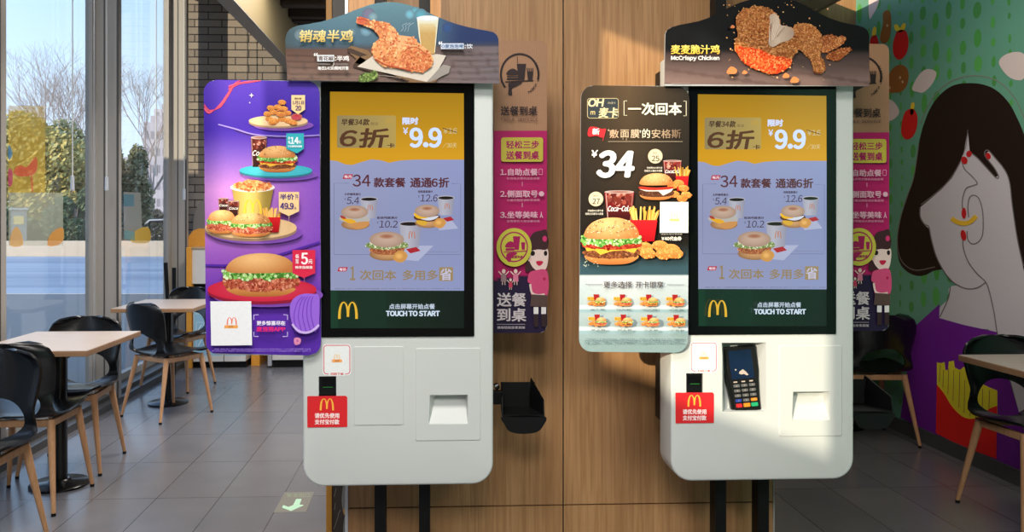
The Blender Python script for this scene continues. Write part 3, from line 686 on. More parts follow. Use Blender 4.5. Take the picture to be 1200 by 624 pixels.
def header_two():
    out = [(778.7,100.8),(779.3,60),(779.7,40),(781.5,35.5),(786,32.3),(796,29.3),(807,27.2),(819,24.8),(830.7,20.8),(841,15.5),(850,10.8),(861,5.5),(872,1.5),(884,-2),(900,-3.8),(916,-2.8),(926,-1),(934.7,2),(945,7),(954,12),(964,17.5),(973.7,21.9),(984,25.4),(995,28),(1005,29.8),(1012,32),(1016.5,35.5),(1018.5,41),(1019,101)]
    r = board('header_sign', out, HY, 'arched black header sign picturing crispy fried chicken', 'sign', 'header signs above the kiosks')
    A = Art(on_y(HY))
    def bg(x,y):
        if y > 64: c = mixc((66,52,50),(128,104,98),min(1,(y-64)/30)); c = mixc(c,(60,46,46),max(0,1-abs(x-900)/150)*0.25); return mixc(c,(84,64,60),0.5 if math.sin(y*2.3+x*0.05)>0.8 else 0)
        if y > 58: return mixc((14,13,15),(66,52,50),(y-58)/6)
        return mixc((8,8,10),(26,28,30),max(0,1-abs(x-825)/22)*max(0,(y-20)/60))
    A.fill(out, bg, 60, 44); A.build('printed_backdrop', r, M['inkgloss'])
    A = Art(on_y(HY), 0.0025)
    crust = [(188,118,62),(170,100,50),(202,134,78),(152,84,40),(180,110,56),(212,148,90)]
    def crusty(poly, n, base, cols=crust, rr=1.3):
        A.fill(poly, base, 18, 18); A.speck(poly, n, rr, cols); A.speck(poly, n//3, rr*0.6, [(216,156,98),(140,76,38)])
    strip = spline([(962,47),(965,42),(975,41.5),(984,45),(989,44),(989,49),(983,55),(972,59),(963,58)],4); crusty(strip, 160, lambda x,y:(150,84,46), [(160,88,46),(130,66,34),(186,110,64)])
    s2 = spline([(960,57),(972,51),(984,43),(990,44),(988,50),(978,57),(966,62)],4); crusty(s2, 120, lambda x,y:(176,104,56), [(186,112,60),(156,84,44),(200,134,82)])
    s3 = spline([(970,63),(980,59),(990,56),(997,58),(992,63),(984,70),(974,71),(968,68)],4); crusty(s3, 140, lambda x,y:(150,80,40), [(160,84,42),(134,66,32),(180,104,58)])
    dr = spline([(929,32),(936,28),(945,28),(955,33),(961,41),(962,50),(960,60),(962,68),(966,76),(966,83),(960,86),(953,83),(951,76),(948,69),(940,62),(932,55),(928,44)],5)
    crusty(dr, 700, lambda x,y: mixc((176,114,72),(150,90,52),(y-28)/58)); 
    A.line(spline([(952,84),(957,86.5),(963,85.5)],3,False), 1.6, (110,58,32))
    br = spline([(862,22),(866,15),(874,10),(884,8),(896,9),(904,13),(911,20),(914,30),(922,31),(930,36),(936,44),(937,53),(933,61),(928,68),(922,78),(912,85),(900,87),(888,83),(876,78),(868,70),(861,60),(860,50),(864,42),(862,32)],5)
    crusty(br, 1900, lambda x,y: mixc((186,116,62),(168,98,50),(y-8)/78))
    meat = spline([(900,20),(906,17),(911,22),(913,30),(918,31),(926,34),(929,41),(923,48),(913,51),(904,56),(899,52),(900,42),(902,31)],4); A.fill(meat, lambda x,y: mixc((206,182,162),(178,152,134),abs(x-910)/14), 10, 12)
    for k in range(9): A.line(spline([(901+k*2.4,26+k),(900+k*1.8,38),(900+k*1.2,50-k*0.8)],4,False), 0.6, random.choice([(222,204,188),(160,130,110),(196,172,154)]))
    hot = spline([(861,55),(870,57),(882,58),(893,61),(902,66),(914,68),(924,71),(926,74),(918,82),(908,87),(897,86),(885,82),(873,76),(865,68)],5)
    A.fill(hot, lambda x,y: mixc((214,74,30),(232,96,46),(y-55)/32), 14, 12); A.speck(hot, 900, 1.3, [(236,98,44),(206,62,24),(246,134,76),(190,50,20)])
    for i in range(70):
        a = random.uniform(0,1); x = random.uniform(840,975); y = random.uniform(2,95)
        if inside((x,y), br) or inside((x,y), dr): continue
        rr = random.uniform(0.3,1.0); A.poly(ell(x,y,rr*1.3,rr,6,random.uniform(0,90)), jit((206,150,96),30))
    for (x,y,rr) in ((856,33,2.6),(855,84,6),(870,86,3),(918,90,4),(928,95,5),(905,80,2)):
        A.poly(spline([(x-rr,y+rr*.5),(x-rr*.2,y-rr*.8),(x+rr,y-rr*.2),(x+rr*.7,y+rr*.6)],3), (214,128,76))
    A.build('fried_chicken_picture', r, M['inkgloss'])
    A = Art(on_y(HY), 0.009)
    A.text('麦麦脆汁鸡', 785.5,53.5,842,64, lambda x,y: mixc((250,222,120),(224,176,60),(y-53)/11), 0.6)
    A.text('McCrispy Chicken', 785.5,66.2,841.5,72.3, (232,228,224), 0.5)
    A.line([(786,98),(808,98)],0.5,(150,130,120))
    A.build('lettering', r, M['inkgloss'])
header_one(); header_two()
# ------------------------------------------------------------------ food pictures shared by the boards
def fries(A, x0,y0,x1,y1, tint=1.0):
    w = x1-x0; h = y1-y0; rnd = random.Random(int(x0*7+y0))
    for i in range(int(10+w*0.7)):
        t = rnd.uniform(0.02,0.98); a = (t-0.5)*0.7+rnd.uniform(-.15,.15); l = h*rnd.uniform(0.34,0.52)
        bx = x0+w*(0.12+0.76*t); by = y0+h*0.55; c = jit(rnd.choice([(238,178,82),(226,158,62),(246,196,110)]),8)
        A.line([(bx,by),(bx+math.sin(a)*l,by-math.cos(a)*l)], max(0.7,w*0.055), c)
    A.fill([(x0+w*.04,y0+h*.42),(x0+w*.3,y0+h*.54),(x0+w*.7,y0+h*.54),(x0+w*.96,y0+h*.42),(x0+w*.86,y1),(x0+w*.14,y1)], lambda x,y: mixc((214,32,38),(166,16,26),(y-y0-h*.4)/(h*.6)), 6, 6)
def cola(A, x0,y0,x1,y1, red=(88,30,24), word=True, script='Coca'):
    w = x1-x0; h = y1-y0
    A.fill([(x0,y0+h*.06),(x1,y0+h*.06),(x1-w*.04,y0+h*.5),(x1-w*.12,y1),(x0+w*.12,y1),(x0+w*.04,y0+h*.5)], lambda x,y: mixc(red,(40,14,14),min(1,max(0,(y-y0)/h))), 8, 8)
    P = [(x0+w*.06,y0+h*.1),(x1-w*.06,y0+h*.1),(x1-w*.08,y0+h*.42),(x0+w*.08,y0+h*.42)]
    A.speck(P, int(w*1.6), w*0.09, [(150,70,56),(118,44,36),(196,140,124),(90,26,22)], 0.9, 14)
    A.ball((x0+x1)/2,y0+h*.06,w*.5,h*.05,(150,96,84),(196,180,176)); A.line([(x0+w*.05,y0+h*.1),(x0+w*.12,y1-h*.05)], w*.03, (190,150,144)); A.line([(x1-w*.05,y0+h*.1),(x1-w*.12,y1-h*.05)], w*.03, (160,110,104))
    if word: A.text(script, x0+w*.12,y0+h*.47,x1-w*.1,y0+h*.64, (240,236,232), max(0.15,w*0.012), 0.35)
def burger(A, x0,y0,x1,y1, kind='beef', seeds=60):
    w = x1-x0; h = y1-y0; X = lambda t: x0+w*t; Y = lambda t: y0+h*t
    bb = spline([(X(.04),Y(.80)),(X(.1),Y(.93)),(X(.3),Y(1.0)),(X(.7),Y(1.0)),(X(.9),Y(.93)),(X(.96),Y(.80)),(X(.5),Y(.74))],4)
    A.fill(bb, lambda x,y: mixc((226,160,92),(176,104,52),(y-Y(.74))/(h*.26)), 12, 6)
    if kind in ('beef','double'):
        p = spline([(X(.05),Y(.70)),(X(.5),Y(.66)),(X(.96),Y(.70)),(X(.95),Y(.82)),(X(.5),Y(.88)),(X(.06),Y(.83))],4); A.fill(p, lambda x,y:(112,62,36), 8, 4); A.speck(p, int(w*2.4), w*.018+.3, [(134,78,46),(90,46,26),(156,98,62)])
        A.poly([(X(.02),Y(.62)),(X(.4),Y(.64)),(X(.62),Y(.68)),(X(.98),Y(.63)),(X(.9),Y(.76)),(X(.72),Y(.70)),(X(.5),Y(.72)),(X(.3),Y(.80)),(X(.2),Y(.70)),(X(.06),Y(.72))], (238,176,60))
        r = spline([(X(.0),Y(.52)),(X(.3),Y(.55)),(X(.6),Y(.58)),(X(.97),Y(.52)),(X(1.0),Y(.63)),(X(.6),Y(.69)),(X(.2),Y(.66)),(X(.0),Y(.62))],4); A.poly(r,(156,40,28)); A.speck(r, int(w*1.3), w*.02+.3, [(186,56,36),(130,26,20),(210,90,60)])
        if kind == 'double':
            p = spline([(X(.05),Y(.44)),(X(.95),Y(.44)),(X(.95),Y(.56)),(X(.05),Y(.56))],4); A.poly(p,(122,66,40)); A.speck(p, int(w*1.5), .7, [(140,80,48),(96,48,28)])
    elif kind == 'cheese':
        p = spline([(X(.02),Y(.66)),(X(.5),Y(.64)),(X(.98),Y(.66)),(X(.95),Y(.84)),(X(.5),Y(.9)),(X(.06),Y(.84))],4); A.fill(p, lambda x,y:(92,54,36), 8, 4); A.speck(p, int(w*1.6), w*.02+.3, [(116,70,46),(74,40,26)])
        A.poly([(X(.0),Y(.6)),(X(.5),Y(.58)),(X(1.0),Y(.58)),(X(.92),Y(.7)),(X(.7),Y(.84)),(X(.56),Y(.68)),(X(.2),Y(.68))], (214,214,208)); A.poly(spline([(X(.02),Y(.50)),(X(.5),Y(.54)),(X(.96),Y(.50)),(X(.9),Y(.6)),(X(.4),Y(.64)),(X(.04),Y(.6))],4),(176,50,36))
    else:
        p = spline([(X(-.02),Y(.58)),(X(.2),Y(.55)),(X(.6),Y(.58)),(X(1.0),Y(.56)),(X(1.02),Y(.72)),(X(.86),Y(.84)),(X(.6),Y(.86)),(X(.4),Y(.9)),(X(.2),Y(.82)),(X(.0),Y(.78))],4)
        A.fill(p, lambda x,y:(176,84,56), 12, 6); A.speck(p, int(w*5), w*.018+.35, [(200,108,80),(160,72,50),(216,142,114),(186,92,66),(148,60,44)])
    g = spline([(X(-.03),Y(.40)),(X(.1),Y(.36)),(X(.5),Y(.42)),(X(.94),Y(.38)),(X(1.03),Y(.46)),(X(.98),Y(.56)),(X(.8),Y(.55)),(X(.62),Y(.62)),(X(.45),Y(.55)),(X(.3),Y(.62)),(X(.14),Y(.56)),(X(.0),Y(.58))],4)
    if kind != 'cheese':
        A.poly(g,(92,150,62)); A.speck(g, int(w*4), w*.022+.35, [(120,182,84),(66,122,44),(166,206,126),(86,146,58),(210,226,180)])
    bt = spline([(X(.03),Y(.42)),(X(.04),Y(.26)),(X(.16),Y(.1)),(X(.36),Y(.01)),(X(.62),Y(.0)),(X(.84),Y(.09)),(X(.96),Y(.26)),(X(.97),Y(.42)),(X(.75),Y(.45)),(X(.3),Y(.46))],5)
    def bun(x,y):
        t = min(1,math.hypot((x-X(.42))/(w*.6),(y-Y(.12))/(h*.42))); return mixc((238,188,126),(188,116,62),t**1.4)
    A.fill(bt, bun, 18, 14); A.speck(bt, int(w*.5) if seeds else 0, w*.02, [(222,166,106),(210,148,90)], 0.7, 4)
    for i in range(seeds):
        x = random.uniform(X(.06),X(.94)); y = random.uniform(Y(.03),Y(.34))
        if inside((x,y),bt): A.poly(ell(x,y,max(.3,w*.012),max(.22,w*.008),6,random.uniform(0,180)), random.choice([(244,226,190),(60,40,30)]))
def nuggets(A, pts, s, cols=[(226,150,70),(206,124,52),(238,172,96)]):
    for x,y in pts:
        P = spline([(x-s,y),(x-s*.6,y-s*.55),(x+s*.3,y-s*.6),(x+s,y-s*.1),(x+s*.7,y+s*.5),(x-s*.4,y+s*.6)],4); A.fill(P, lambda a,b: mixc((232,160,84),(180,100,44),(b-y+s*.6)/(s*1.2)), 6, 5); A.speck(P, int(12+s*3), max(.35,s*.12), cols)
# ------------------------------------------------------------------ purple promotion board
BY = 2.412
def promo_board():
    out = quadr((238.6,93.5),(374.4,95),(376.4,417),(241.6,416), 15, 7)
    r = board('promotion_board', out, BY, 'purple promotion board of stacked meals on round trays, on the side of the kiosk', 'advertising board', 'advertising boards beside the kiosks')
    A = Art(on_y(BY))
    def bg(x,y):
        t = (y-93)/322
        stops = [(0,(84,58,170)),(.18,(58,34,150)),(.26,(104,74,176)),(.40,(190,130,202)),(.56,(178,114,200)),(.66,(146,84,186)),(.8,(98,52,172)),(1,(84,44,160))]
        for (a,ca),(b,cb) in zip(stops, stops[1:]):
            if a <= t <= b: c = mixc(ca,cb,(t-a)/(b-a)); break
        else: c = stops[-1][1]
        if 160 < y < 320: c = mixc(c,(110,60,180),max(0,(x-290)/90)*0.75)
        if y < 160: c = mixc(c,(70,44,170),0.2)
        return c
    A.fill(out, bg, 20, 60); A.build('printed_backdrop', r, M['inkgloss'])
    A = Art(on_y(BY), 0.0012)
    for k in range(5):
        A.line(spline([(239.5,122+k*1.6),(246,129+k),(258,126-k),(268,112-k),(275,100-k*.5),(282,94.5)],5,False), 0.9, [(196,60,90),(216,90,110),(180,50,90),(226,110,130),(190,60,100)][k])
        A.line(spline([(268,106-k*1.2),(280,99-k*.4),(292,97-k*.4),(306,94.8)],4,False), 0.8, [(196,60,90),(216,90,110),(180,50,90)][k%3])
    for P,c,wd in (([(256,146),(275,151),(300,158),(340,160),(375,158.5)],(150,130,206),1.6),([(275,153),(300,159.6),(340,162),(375,160)],(60,34,80),0.7),([(241,311),(270,311),(300,306),(330,298),(375,284)],(84,44,160),2.6),([(241,313),(270,313),(300,308),(340,297),(376,286)],(56,26,100),0.9)):
        A.line(spline(P,6,False), wd, c)
    A.build('ribbon_print', r, M['inkgloss']); A = Art(on_y(BY), 0.003)
    for x,y,s in ((295,112,3.2),(293,120.5,1.2),(307,357,4)): 
        A.poly([(x,y-s),(x+s*.18,y-s*.18),(x+s,y),(x+s*.18,y+s*.18),(x,y+s),(x-s*.18,y+s*.18),(x-s,y),(x-s*.18,y-s*.18)], (236,226,210))
    A.build('sparkle_print', r, M['inkgloss'])
    def tray(A,cx,cy,rx,ry,c,th):
        A.ball(cx+6,cy+th+3,rx*1.02,ry,mixc(c,(60,20,100),.8),(130,80,180),36); A.ball(cx,cy+th,rx,ry,mixc(c,(40,20,40),.25),mixc(c,(40,20,40),.4),40); A.ball(cx,cy,rx,ry,mixc(c,(255,255,255),.12),c,40)
    def flag(A,x0,y0,x1,y1,c,tip): A.poly([(x0,y0),(x1,y0),(x1,y1),(tip,y1+5.5),(x0,y1)],c)
    A = Art(on_y(BY), 0.004)
    tray(A,326.5,142,34.5,6.5,(222,186,140),2.2); nuggets(A,[(316,140),(323,142),(331,140),(338,142),(343,144),(314,134),(321,132),(329,134),(337,133),(318,127),(326,126),(333,128),(331,120.5)],4.8); nuggets(A,[(320,143.5),(344,144)],5)
    A.line(ell(330,133,6,4,16),1.4,(206,126,70),True); A.ball(348,137,6.6,3.4,(190,40,60),(170,110,90)); A.fill([(341.5,137),(354.5,137),(352,141),(344,141)], lambda x,y:(186,70,80),4,2)
    flag(A,342,112,358,129,(240,206,150),350); A.text('限时抢',346,115,354,117.4,(70,50,40),.2); A.text('1月1日',343.5,119,356.5,123,(60,40,100),.3); A.text('20',347,124.5,353.5,130,(60,40,100),.6)
    A.build('onion_rings_picture', r, M['inkgloss'])
    A = Art(on_y(BY), 0.007)
    tray(A,323.8,200,42.6,7,(56,170,186),2.2); cola(A,294.5,159.5,313.5,196,script='Coca'); burger(A,304,171.5,347.5,202,'double',30); burger_g = 0
    flag(A,336.5,157,357,175,(52,168,180),349); A.text('14',341.5,161.5,350.5,169,(240,246,248),.9); A.text('单',338.5,161,341,164.5,(240,246,248),.2); A.text('售',338.5,165.5,341,169,(240,246,248),.2); A.text('元',351,165.5,353.8,168.8,(240,246,248),.3); A.text('巨无霸畅饮套餐',338.8,171,355,173.6,(230,244,246),.2)
    A.build('cola_and_burger_picture', r, M['inkgloss'])
    A = Art(on_y(BY), 0.011)
    tray(A,295,267,53.5,13,(222,184,136),3)
    A.fill([(273,221),(321.5,221),(316,250),(313.5,262),(282,262),(277,248)], lambda x,y: mixc((206,182,104),(150,124,56),abs((x-292)/26)), 14, 8)
    A.ball(297,220,26,5.6,(210,200,184),(236,228,216),36); P = spline([(274,219),(279,214),(286,213.5),(291,211),(297,213),(303,211.5),(309,214),(316,215),(320,219),(310,223),(297,224.5),(284,223)],4); A.fill(P, lambda x,y:(222,140,80),10,6); A.speck(P,150,1.5,[(236,162,100),(206,112,60),(246,186,130),(190,90,50)])
    A.arches(286.5,234,308,252,(240,180,60))
    cola(A,257,232,269,248,script='Coca'); cola(A,268.5,235,281.5,252,script='Coca')
    fries(A,308,242,331,272.5); burger(A,245.5,246.5,278,274,'chicken',14); burger(A,272.5,250,319,277.5,'chicken',24)
    flag(A,328.5,225.5,352,248,(242,204,150),340); A.text('半价',330,228,346,234.6,(66,44,120),.7); A.text('下午',347.5,228,351,234.6,(66,44,120),.2); A.text('49.9',330.5,238.3,345.5,245.5,(66,44,120),.8); A.text('元',346.5,243,349,245.6,(66,44,120),.2); A.line([(340.5,253),(340.5,262)],.5,(226,180,130))
    A.build('chicken_bucket_picture', r, M['inkgloss'])
    A = Art(on_y(BY), 0.016)
    tray(A,308.5,339,63.5,14,(200,36,64),3.5); burger(A,265.5,297,349,347,'chicken',0)
    flag(A,344,293,370.5,320,(214,44,76),357); A.text('5',354.5,296.5,361.5,309.5,(250,240,240),1.2); A.text('低',347.5,298,351.5,302.5,(250,240,240),.3); A.text('至',347.5,304,351.5,308.5,(250,240,240),.3); A.text('元',362.5,304,367.3,308.8,(250,240,240),.4); A.text('畅享热辣堡',347.5,311.5,367.5,314.8,(250,230,230),.3); A.line([(358,325),(358,330)],.5,(190,120,160))
    A.build('big_burger_picture', r, M['inkgloss'])
    A = Art(on_y(BY), 0.021)
    A.poly(spline([(341,362),(345,350),(356,344),(368,344),(375.2,347),(375.4,372),(374,384),(366,388),(353,390),(345,382)],5),(150,100,214))
    for k in range(5): A.line(spline([(349+k*5.5,386+k*.6),(346+k*5,370),(350+k*4,354),(356+k*3,347)],4,False),1.1,(118,66,190))
    A.line(spline([(344,379),(350,386),(358,389),(367,387),(375,380)],4,False),2.6,(206,180,236)); A.poly(spline([(346,396),(350,394.5),(354,396.5),(353,402),(347,403)],4),(214,130,170)); A.ball(350,398.5,2.6,2.6,(190,90,150),(230,170,200))
    A.build('balloon_picture', r, M['inkgloss'])
    A = Art(on_y(BY), 0.023)
    A.poly([(249,352.5),(296.5,352.5),(297.5,403.5),(250,404)],(232,232,236)); A.arches(268,371,280,380,(232,120,90)); A.poly(rrect(265.5,380.3,281,383.8,.6),(236,160,80)); A.text('APP',270,380.9,276,383.3,(120,60,20)); A.build('code_card', r, M['ink'])
    A = Art(on_y(BY), 0.023)
    for P in ([(305,368),(299.5,368.4),(299.5,374)],[(334,368),(338.6,368.4),(338.6,374)],[(299.5,388),(299.5,393.2),(305,393.4)],[(338.6,388),(338.6,393.2),(333,393.4)]): A.line(P,.8,(220,206,240))
    A.text('更多惊喜尽在',303,375.3,336,380.3,(240,232,246),.5); A.text('麦当劳APP',303,382,336,387.6,(226,44,120),.8)
    A.smudge(251,407,366,411.5,(150,120,206),2,5)
    A.build('lettering', r, M['inkgloss'])
promo_board()
# ------------------------------------------------------------------ dark menu board
def menu_board():
    out = quadr((681,100),(808,101.2),(806,413.8),(678.6,412.6), 15, 7); Y = BY
    r = board('menu_board', out, Y, 'dark menu board with a big burger, cola and a pale lower panel', 'advertising board', 'advertising boards beside the kiosks')
    A = Art(on_y(Y))
    def bg(x,y):
        if y > 323.7:
            t = (y-324)/90; c = mixc((186,196,202),(128,152,154),min(1,t)); 
            if 361.5 < y < 366 or 387 < y < 391: c = (140,168,176)
            if 358.5 < y < 361.5 or 384 < y < 387: c = (206,216,220)
            return mixc(c,(214,214,216),max(0,1-abs(x-730)/40)*max(0,1-abs(y-335)/30)*.6)
        c = mixc((86,68,48),(34,28,24),min(1,(y-100)/190)); c = mixc(c,(26,24,22),abs(x-735)/100)
        if y > 285: c = mixc(c,(52,78,88),min(1,(y-285)/28))
        return c
    A.fill(out, bg, 16, 150); A.build('printed_backdrop', r, M['inkgloss'])
    A = Art(on_y(Y), 0.002)
    A.line(rrect(688.3,115.5,724.5,138.7,3),.7,(190,172,130),True); A.poly(rrect(688.8,116,724,138.2,2.6),(52,58,62))
    A.poly([(705,126),(724,126),(724,138),(705,138)],(62,66,68)); A.text('OH',689.5,116,707.5,125,(232,206,160),1.0,.15); A.text('m',692,130.5,697,134.5,(210,186,130),.3); A.text('麦卡',701.5,126.5,724,138,(232,206,160),.9,.12); A.text('OH麦卡',712,119.6,721,122.4,(190,180,150))
    A.line([(734.5,118.5),(731,118.5),(731,135.5),(734.5,135.5)],.9,(214,206,176)); A.line([(800.5,118.8),(803.7,118.8),(803.7,136),(800.5,136)],.9,(206,198,170))
    A.text('一次回本',736,121,798,135,(240,232,208),1.0)
    A.poly(spline([(690,150),(697,149),(705,151.5),(709.5,151.5),(706.5,161.5),(699,159.5),(689,160)],4),(206,44,52)); A.line([(709.8,151.5),(706,165.5)],.8,(176,60,60)); A.text('新',694,150.8,702,158,(250,236,236),.5)
    A.text('‘',712,151.5,713.4,154,(214,190,160)); A.text('敷',714,152.3,724.5,162,(206,170,140),.3); A.text('面',726.5,152.5,736.5,161.5,(206,180,150),.3); A.line([(729.5,161),(729.5,164)],.5,(200,174,140)); A.line([(733.5,161),(733.5,165)],.5,(200,174,140)); A.text('膜',738.5,152,748.5,162,(214,190,160),.3); A.text('’的',749,151.5,761,162,(226,214,190),.4); A.text('安格斯',763,152,797,162.5,lambda x,y: mixc((206,180,150),(120,96,76),(x-763)/34),.3)
    A.line([(712,166.3),(799,166.3)],.5,(176,160,136))
    A.text('¥',693,176.5,700,184.5,(236,232,226),.8,.1); A.text('34',700,178,741,207.5,(246,244,240),4.2,.16)
    for cx,cy,rr,t,lab in ((767,183.5,8.6,'25','麦乐送加购'),(697.6,233.5,8.6,'27','超值升级')):
        A.ball(cx,cy,rr,rr,(226,208,178),(210,190,160)); A.text('¥'+t+'起' if False else t,cx-4,cy-.6,cx+4.5,cy+5.8,(60,48,40),.3); A.text('原价',cx-3,cy-4.8,cx+2.5,cy-2.4,(110,96,80)); A.text('起',cx+5,cy+3.6,cx+6.8,cy+5.6,(70,56,46))
    A.text('安格斯MAX厚牛堡',757,196,775,198.2,(220,212,196),.1); A.text('培根芝士薯条中套餐',754,199.4,775,201.8,(220,212,196),.1); A.text('安格斯MAX厚牛堡',688,246,706,248.4,(220,212,196),.1); A.text('培根生菜薯条大套餐',685,249.6,706,252.2,(220,212,196),.1)
    A.text('更多选择',706.5,329.8,739.5,337.3,(74,58,60),.3); A.text('开卡即享',743.5,329.8,776,337.3,(74,58,60),.3); A.line([(685,333.4),(705,333.4)],.5,(90,76,78)); A.line([(780,333.6),(800,333.6)],.5,(90,76,78))
    A.text('¥40代金券',774,277.4,797,282,(230,224,210),.5); A.text('领取礼包立享优惠',773,273.6,798,275.6,(200,194,184))
    A.smudge(684.5,396.3,800,403.3,(96,118,122),4,9)
    A.build('lettering', r, M['inkgloss'])
    A = Art(on_y(Y), 0.006)
    cola(A,776.5,187.5,798,212,(150,34,32),True,'CocaCola'); fries(A,790,194,806.5,224); nuggets(A,[(787,218),(794,215),(800,221),(789,228),(798,233),(803,229)],6.2); burger(A,748,203.5,788,234.5,'cheese',26)
    A.build('small_meal_picture', r, M['inkgloss'])
    A = Art(on_y(Y), 0.011)
    cola(A,707.5,223,742,262,(166,30,30),True,'Coca-Cola'); fries(A,735,240,770,283); nuggets(A,[(754,290),(772,288),(785,292),(757,297),(776,298),(789,297)],9.5)
    burger(A,682.5,255.5,748,309.5,'beef',70)
    for i in range(16): A.poly(ell(random.uniform(682,700),random.uniform(300,312),.6,.5,6),jit((206,206,180),20))
    A.build('large_meal_picture', r, M['inkgloss'])
    A = Art(on_y(Y), 0.019); A.poly([(771.5,237),(804.5,237),(804.2,273),(771,273)],(232,232,230)); A.arches(784,250,792,256,(226,186,130)); A.poly(rrect(782.5,256.5,794,259.5,.6),(230,190,120)); A.build('code_card', r, M['ink'])
    A = Art(on_y(Y), 0.006)
    for ry,(ya,yb) in enumerate(((345,359),(368,384))):
        for cx_ in range(4):
            x = 688+cx_*30.3; y = ya
            A.poly([(x,y+3),(x+9,y+3),(x+9,y+7),(x,y+7)],(238,170,60)); A.text('¥2'+str(cx_+ry),x+.6,y+3.6,x+7.5,y+6.2,(120,50,20),.1)
            A.fill([(x+7,y),(x+13.5,y),(x+12.6,y+8),(x+8,y+8)], lambda a,b:(150,30,34),3,3)
            nuggets(A,[(x+3,y+11),(x+9,y+12),(x+6,y+9.5)],3,[(236,170,90),(214,80,50)]); burger(A,x+9,y+3.5,x+21,y+13.5,'chicken' if (cx_+ry)%2 else 'beef',6)
            A.text(['单人餐','双人餐','三人餐','小食餐'][cx_],x+3,ya+17,x+20,ya+19,(70,84,90))
    A.build('small_meals_picture', r, M['inkgloss'])
menu_board()
# ------------------------------------------------------------------ table service boards
SY = 2.55
def service_board():
    out = rrect(578.5,47.5,641,390.5,(1,9,9,1),7)
    r = board('table_service_board', out, SY, 'x', 'advertising board', 'table service boards behind the kiosks')
    A = Art(on_y(SY)); 
    A.fill(rrect(578.5,47.5,641,153.8,(1,9,0,0),7), lambda x,y: mixc((176,134,104),(160,118,88),.5+.5*math.sin(x*3.1+math.sin(y*.05)*2)), 60, 8)
    A.fill([(578.5,153.3),(641,153.3),(641,390.5-9),(638.4,388),(632,390.5),(578.5,390.5)], lambda x,y: (176,20,96) if y < 322-(x-578)*.12+6 else (34,22,56), 10, 90)
    A.build('printed_backdrop', r, M['inkshade'])
    A = Art(on_y(SY), 0.0015); dk = (44,28,30)
    arc = [(609+22*math.cos(math.radians(a)), 87.5+24*math.sin(math.radians(a))) for a in range(140,375,6)]; A.line(arc, 2.4, dk)
    A.poly(spline([(594,88),(595.5,83),(601,80.5),(606,83),(608,88)],4),dk); A.rect(594,89.2,608,90.6,dk); A.poly(rrect(594,91.4,608,94,1),dk)
    A.poly([(605.5,75),(616.5,75),(614.5,94),(607.5,94)],dk); A.line([(606.5,74),(606,66.5)],.8,dk); A.poly([(617.5,84),(625,84),(624,94),(618.5,94)],dk)
    for k in range(4): A.line([(618.2+k*2,84.5),(617.6+k*2.3,80)],1.1,dk)
    A.line([(592,96.2),(625,94.6)],1.4,dk); A.poly(spline([(596,98),(604,96.8),(612,97),(606,101),(600,104.5),(600,112),(595.5,111),(596,104)],4),dk)
    for i,ch in enumerate('TABLE SERVICE'):
        a = math.radians(62-i*7.6); x = 609+22*math.cos(a); y = 87.5+24*math.sin(a)
        if ch != ' ': A.text(ch, x-1.1,y-1.5,x+1.1,y+1.5,dk,.25)
    A.text('送餐到桌',586.5,125,629,135.5,dk,.5); A.text('TABLE  SERVICE',586,138.7,630,142,(96,66,56),.15)
    A.poly(rrect(587,161.5,636,190,3),(190,176,66)); A.text('轻松三步',593,165.5,631,174.5,(160,20,84),.7); A.text('送餐到桌',593,177.5,631,187,(160,20,84),.7)
    wt = (222,176,194)
    for t,s,y in (('1.自助点餐','在自助点餐机自由选餐',198),('2.侧面取号','点餐后侧面领取餐桌牌',223.5),('3.坐等美味','坐等服务大使送餐到桌',248)):
        A.text(t,586,y,629.5,y+8,wt,.5); A.text(s,593.5,y+10,632,y+12.8,(206,140,166),.1)
    A.line(rrect(631,198.5,635,205,.6),.5,wt,True); A.ball(634,227.5,3,3,wt,wt); A.text('人',632,248.5,635.5,255.5,wt,.5)
    for y in (213.5,238): A.line([(611.5,y),(611.5,y+5)],.6,wt)
    A.ball(602,290,20.5,22.5,(196,190,70),(196,190,70),36); A.line(ell(602,289.5,15.5,17,32),1.6,(160,20,84),True)
    pk = (160,20,84); A.poly(spline([(592,290),(593.5,285),(598,283),(602,285),(602.5,290)],4),pk); A.poly(rrect(592,291,602.5,294,1),pk); A.poly([(600.5,277),(609,277),(607.5,293),(602.5,293)],pk); A.poly([(610,284),(615,284),(614.3,293),(611,293)],pk); A.line([(590,295.6),(616,294.4)],1.2,pk); A.poly(spline([(594,297),(606,296.5),(599,302),(598,307),(593.5,305)],4),pk)
    A.text('送餐到桌',599,299.5,612,302.8,pk,.2)
    A.build('service_lettering', r, M['inkshade'])
    A = Art(on_y(SY), 0.006)
    hr = (62,34,38)
    A.poly(spline([(615,318),(618,300),(619,285),(624,274),(633,270.5),(640.8,271.5),(640.8,300),(636,318),(625,317)],4),hr)
    A.poly(spline([(619.5,292),(640.8,291),(640.8,312),(635,318),(628,317),(621,308)],4),(232,206,198)); A.poly(spline([(618,289),(624,280),(640.8,277),(640.8,292),(630,292.5),(619,294)],4),hr)
    A.ball(624,297,2.7,3,(30,16,18),(30,16,18)); A.ball(639,297,2,3,(30,16,18),(30,16,18)); A.poly(spline([(628,306.5),(636,306.5),(633.5,311),(630,311)],4),(196,30,70)); A.ball(638,280,2.6,3.4,(206,50,110),(206,50,110)); A.ball(621,305,2.4,1.6,(236,180,180),(232,206,198))
    A.poly(spline([(620,320),(627,317),(640.8,318),(640.8,347),(623,347),(622,334),(618,330)],4),(206,74,120)); A.ball(637.5,327,1.6,1.8,(176,30,70),(176,30,70))
    A.line(spline([(621,333),(623,343),(630,346),(638,345)],4,False),2.4,(232,206,198)); A.poly([(622.5,345),(640.8,346),(640.8,360),(621,359)],(86,66,62)); 
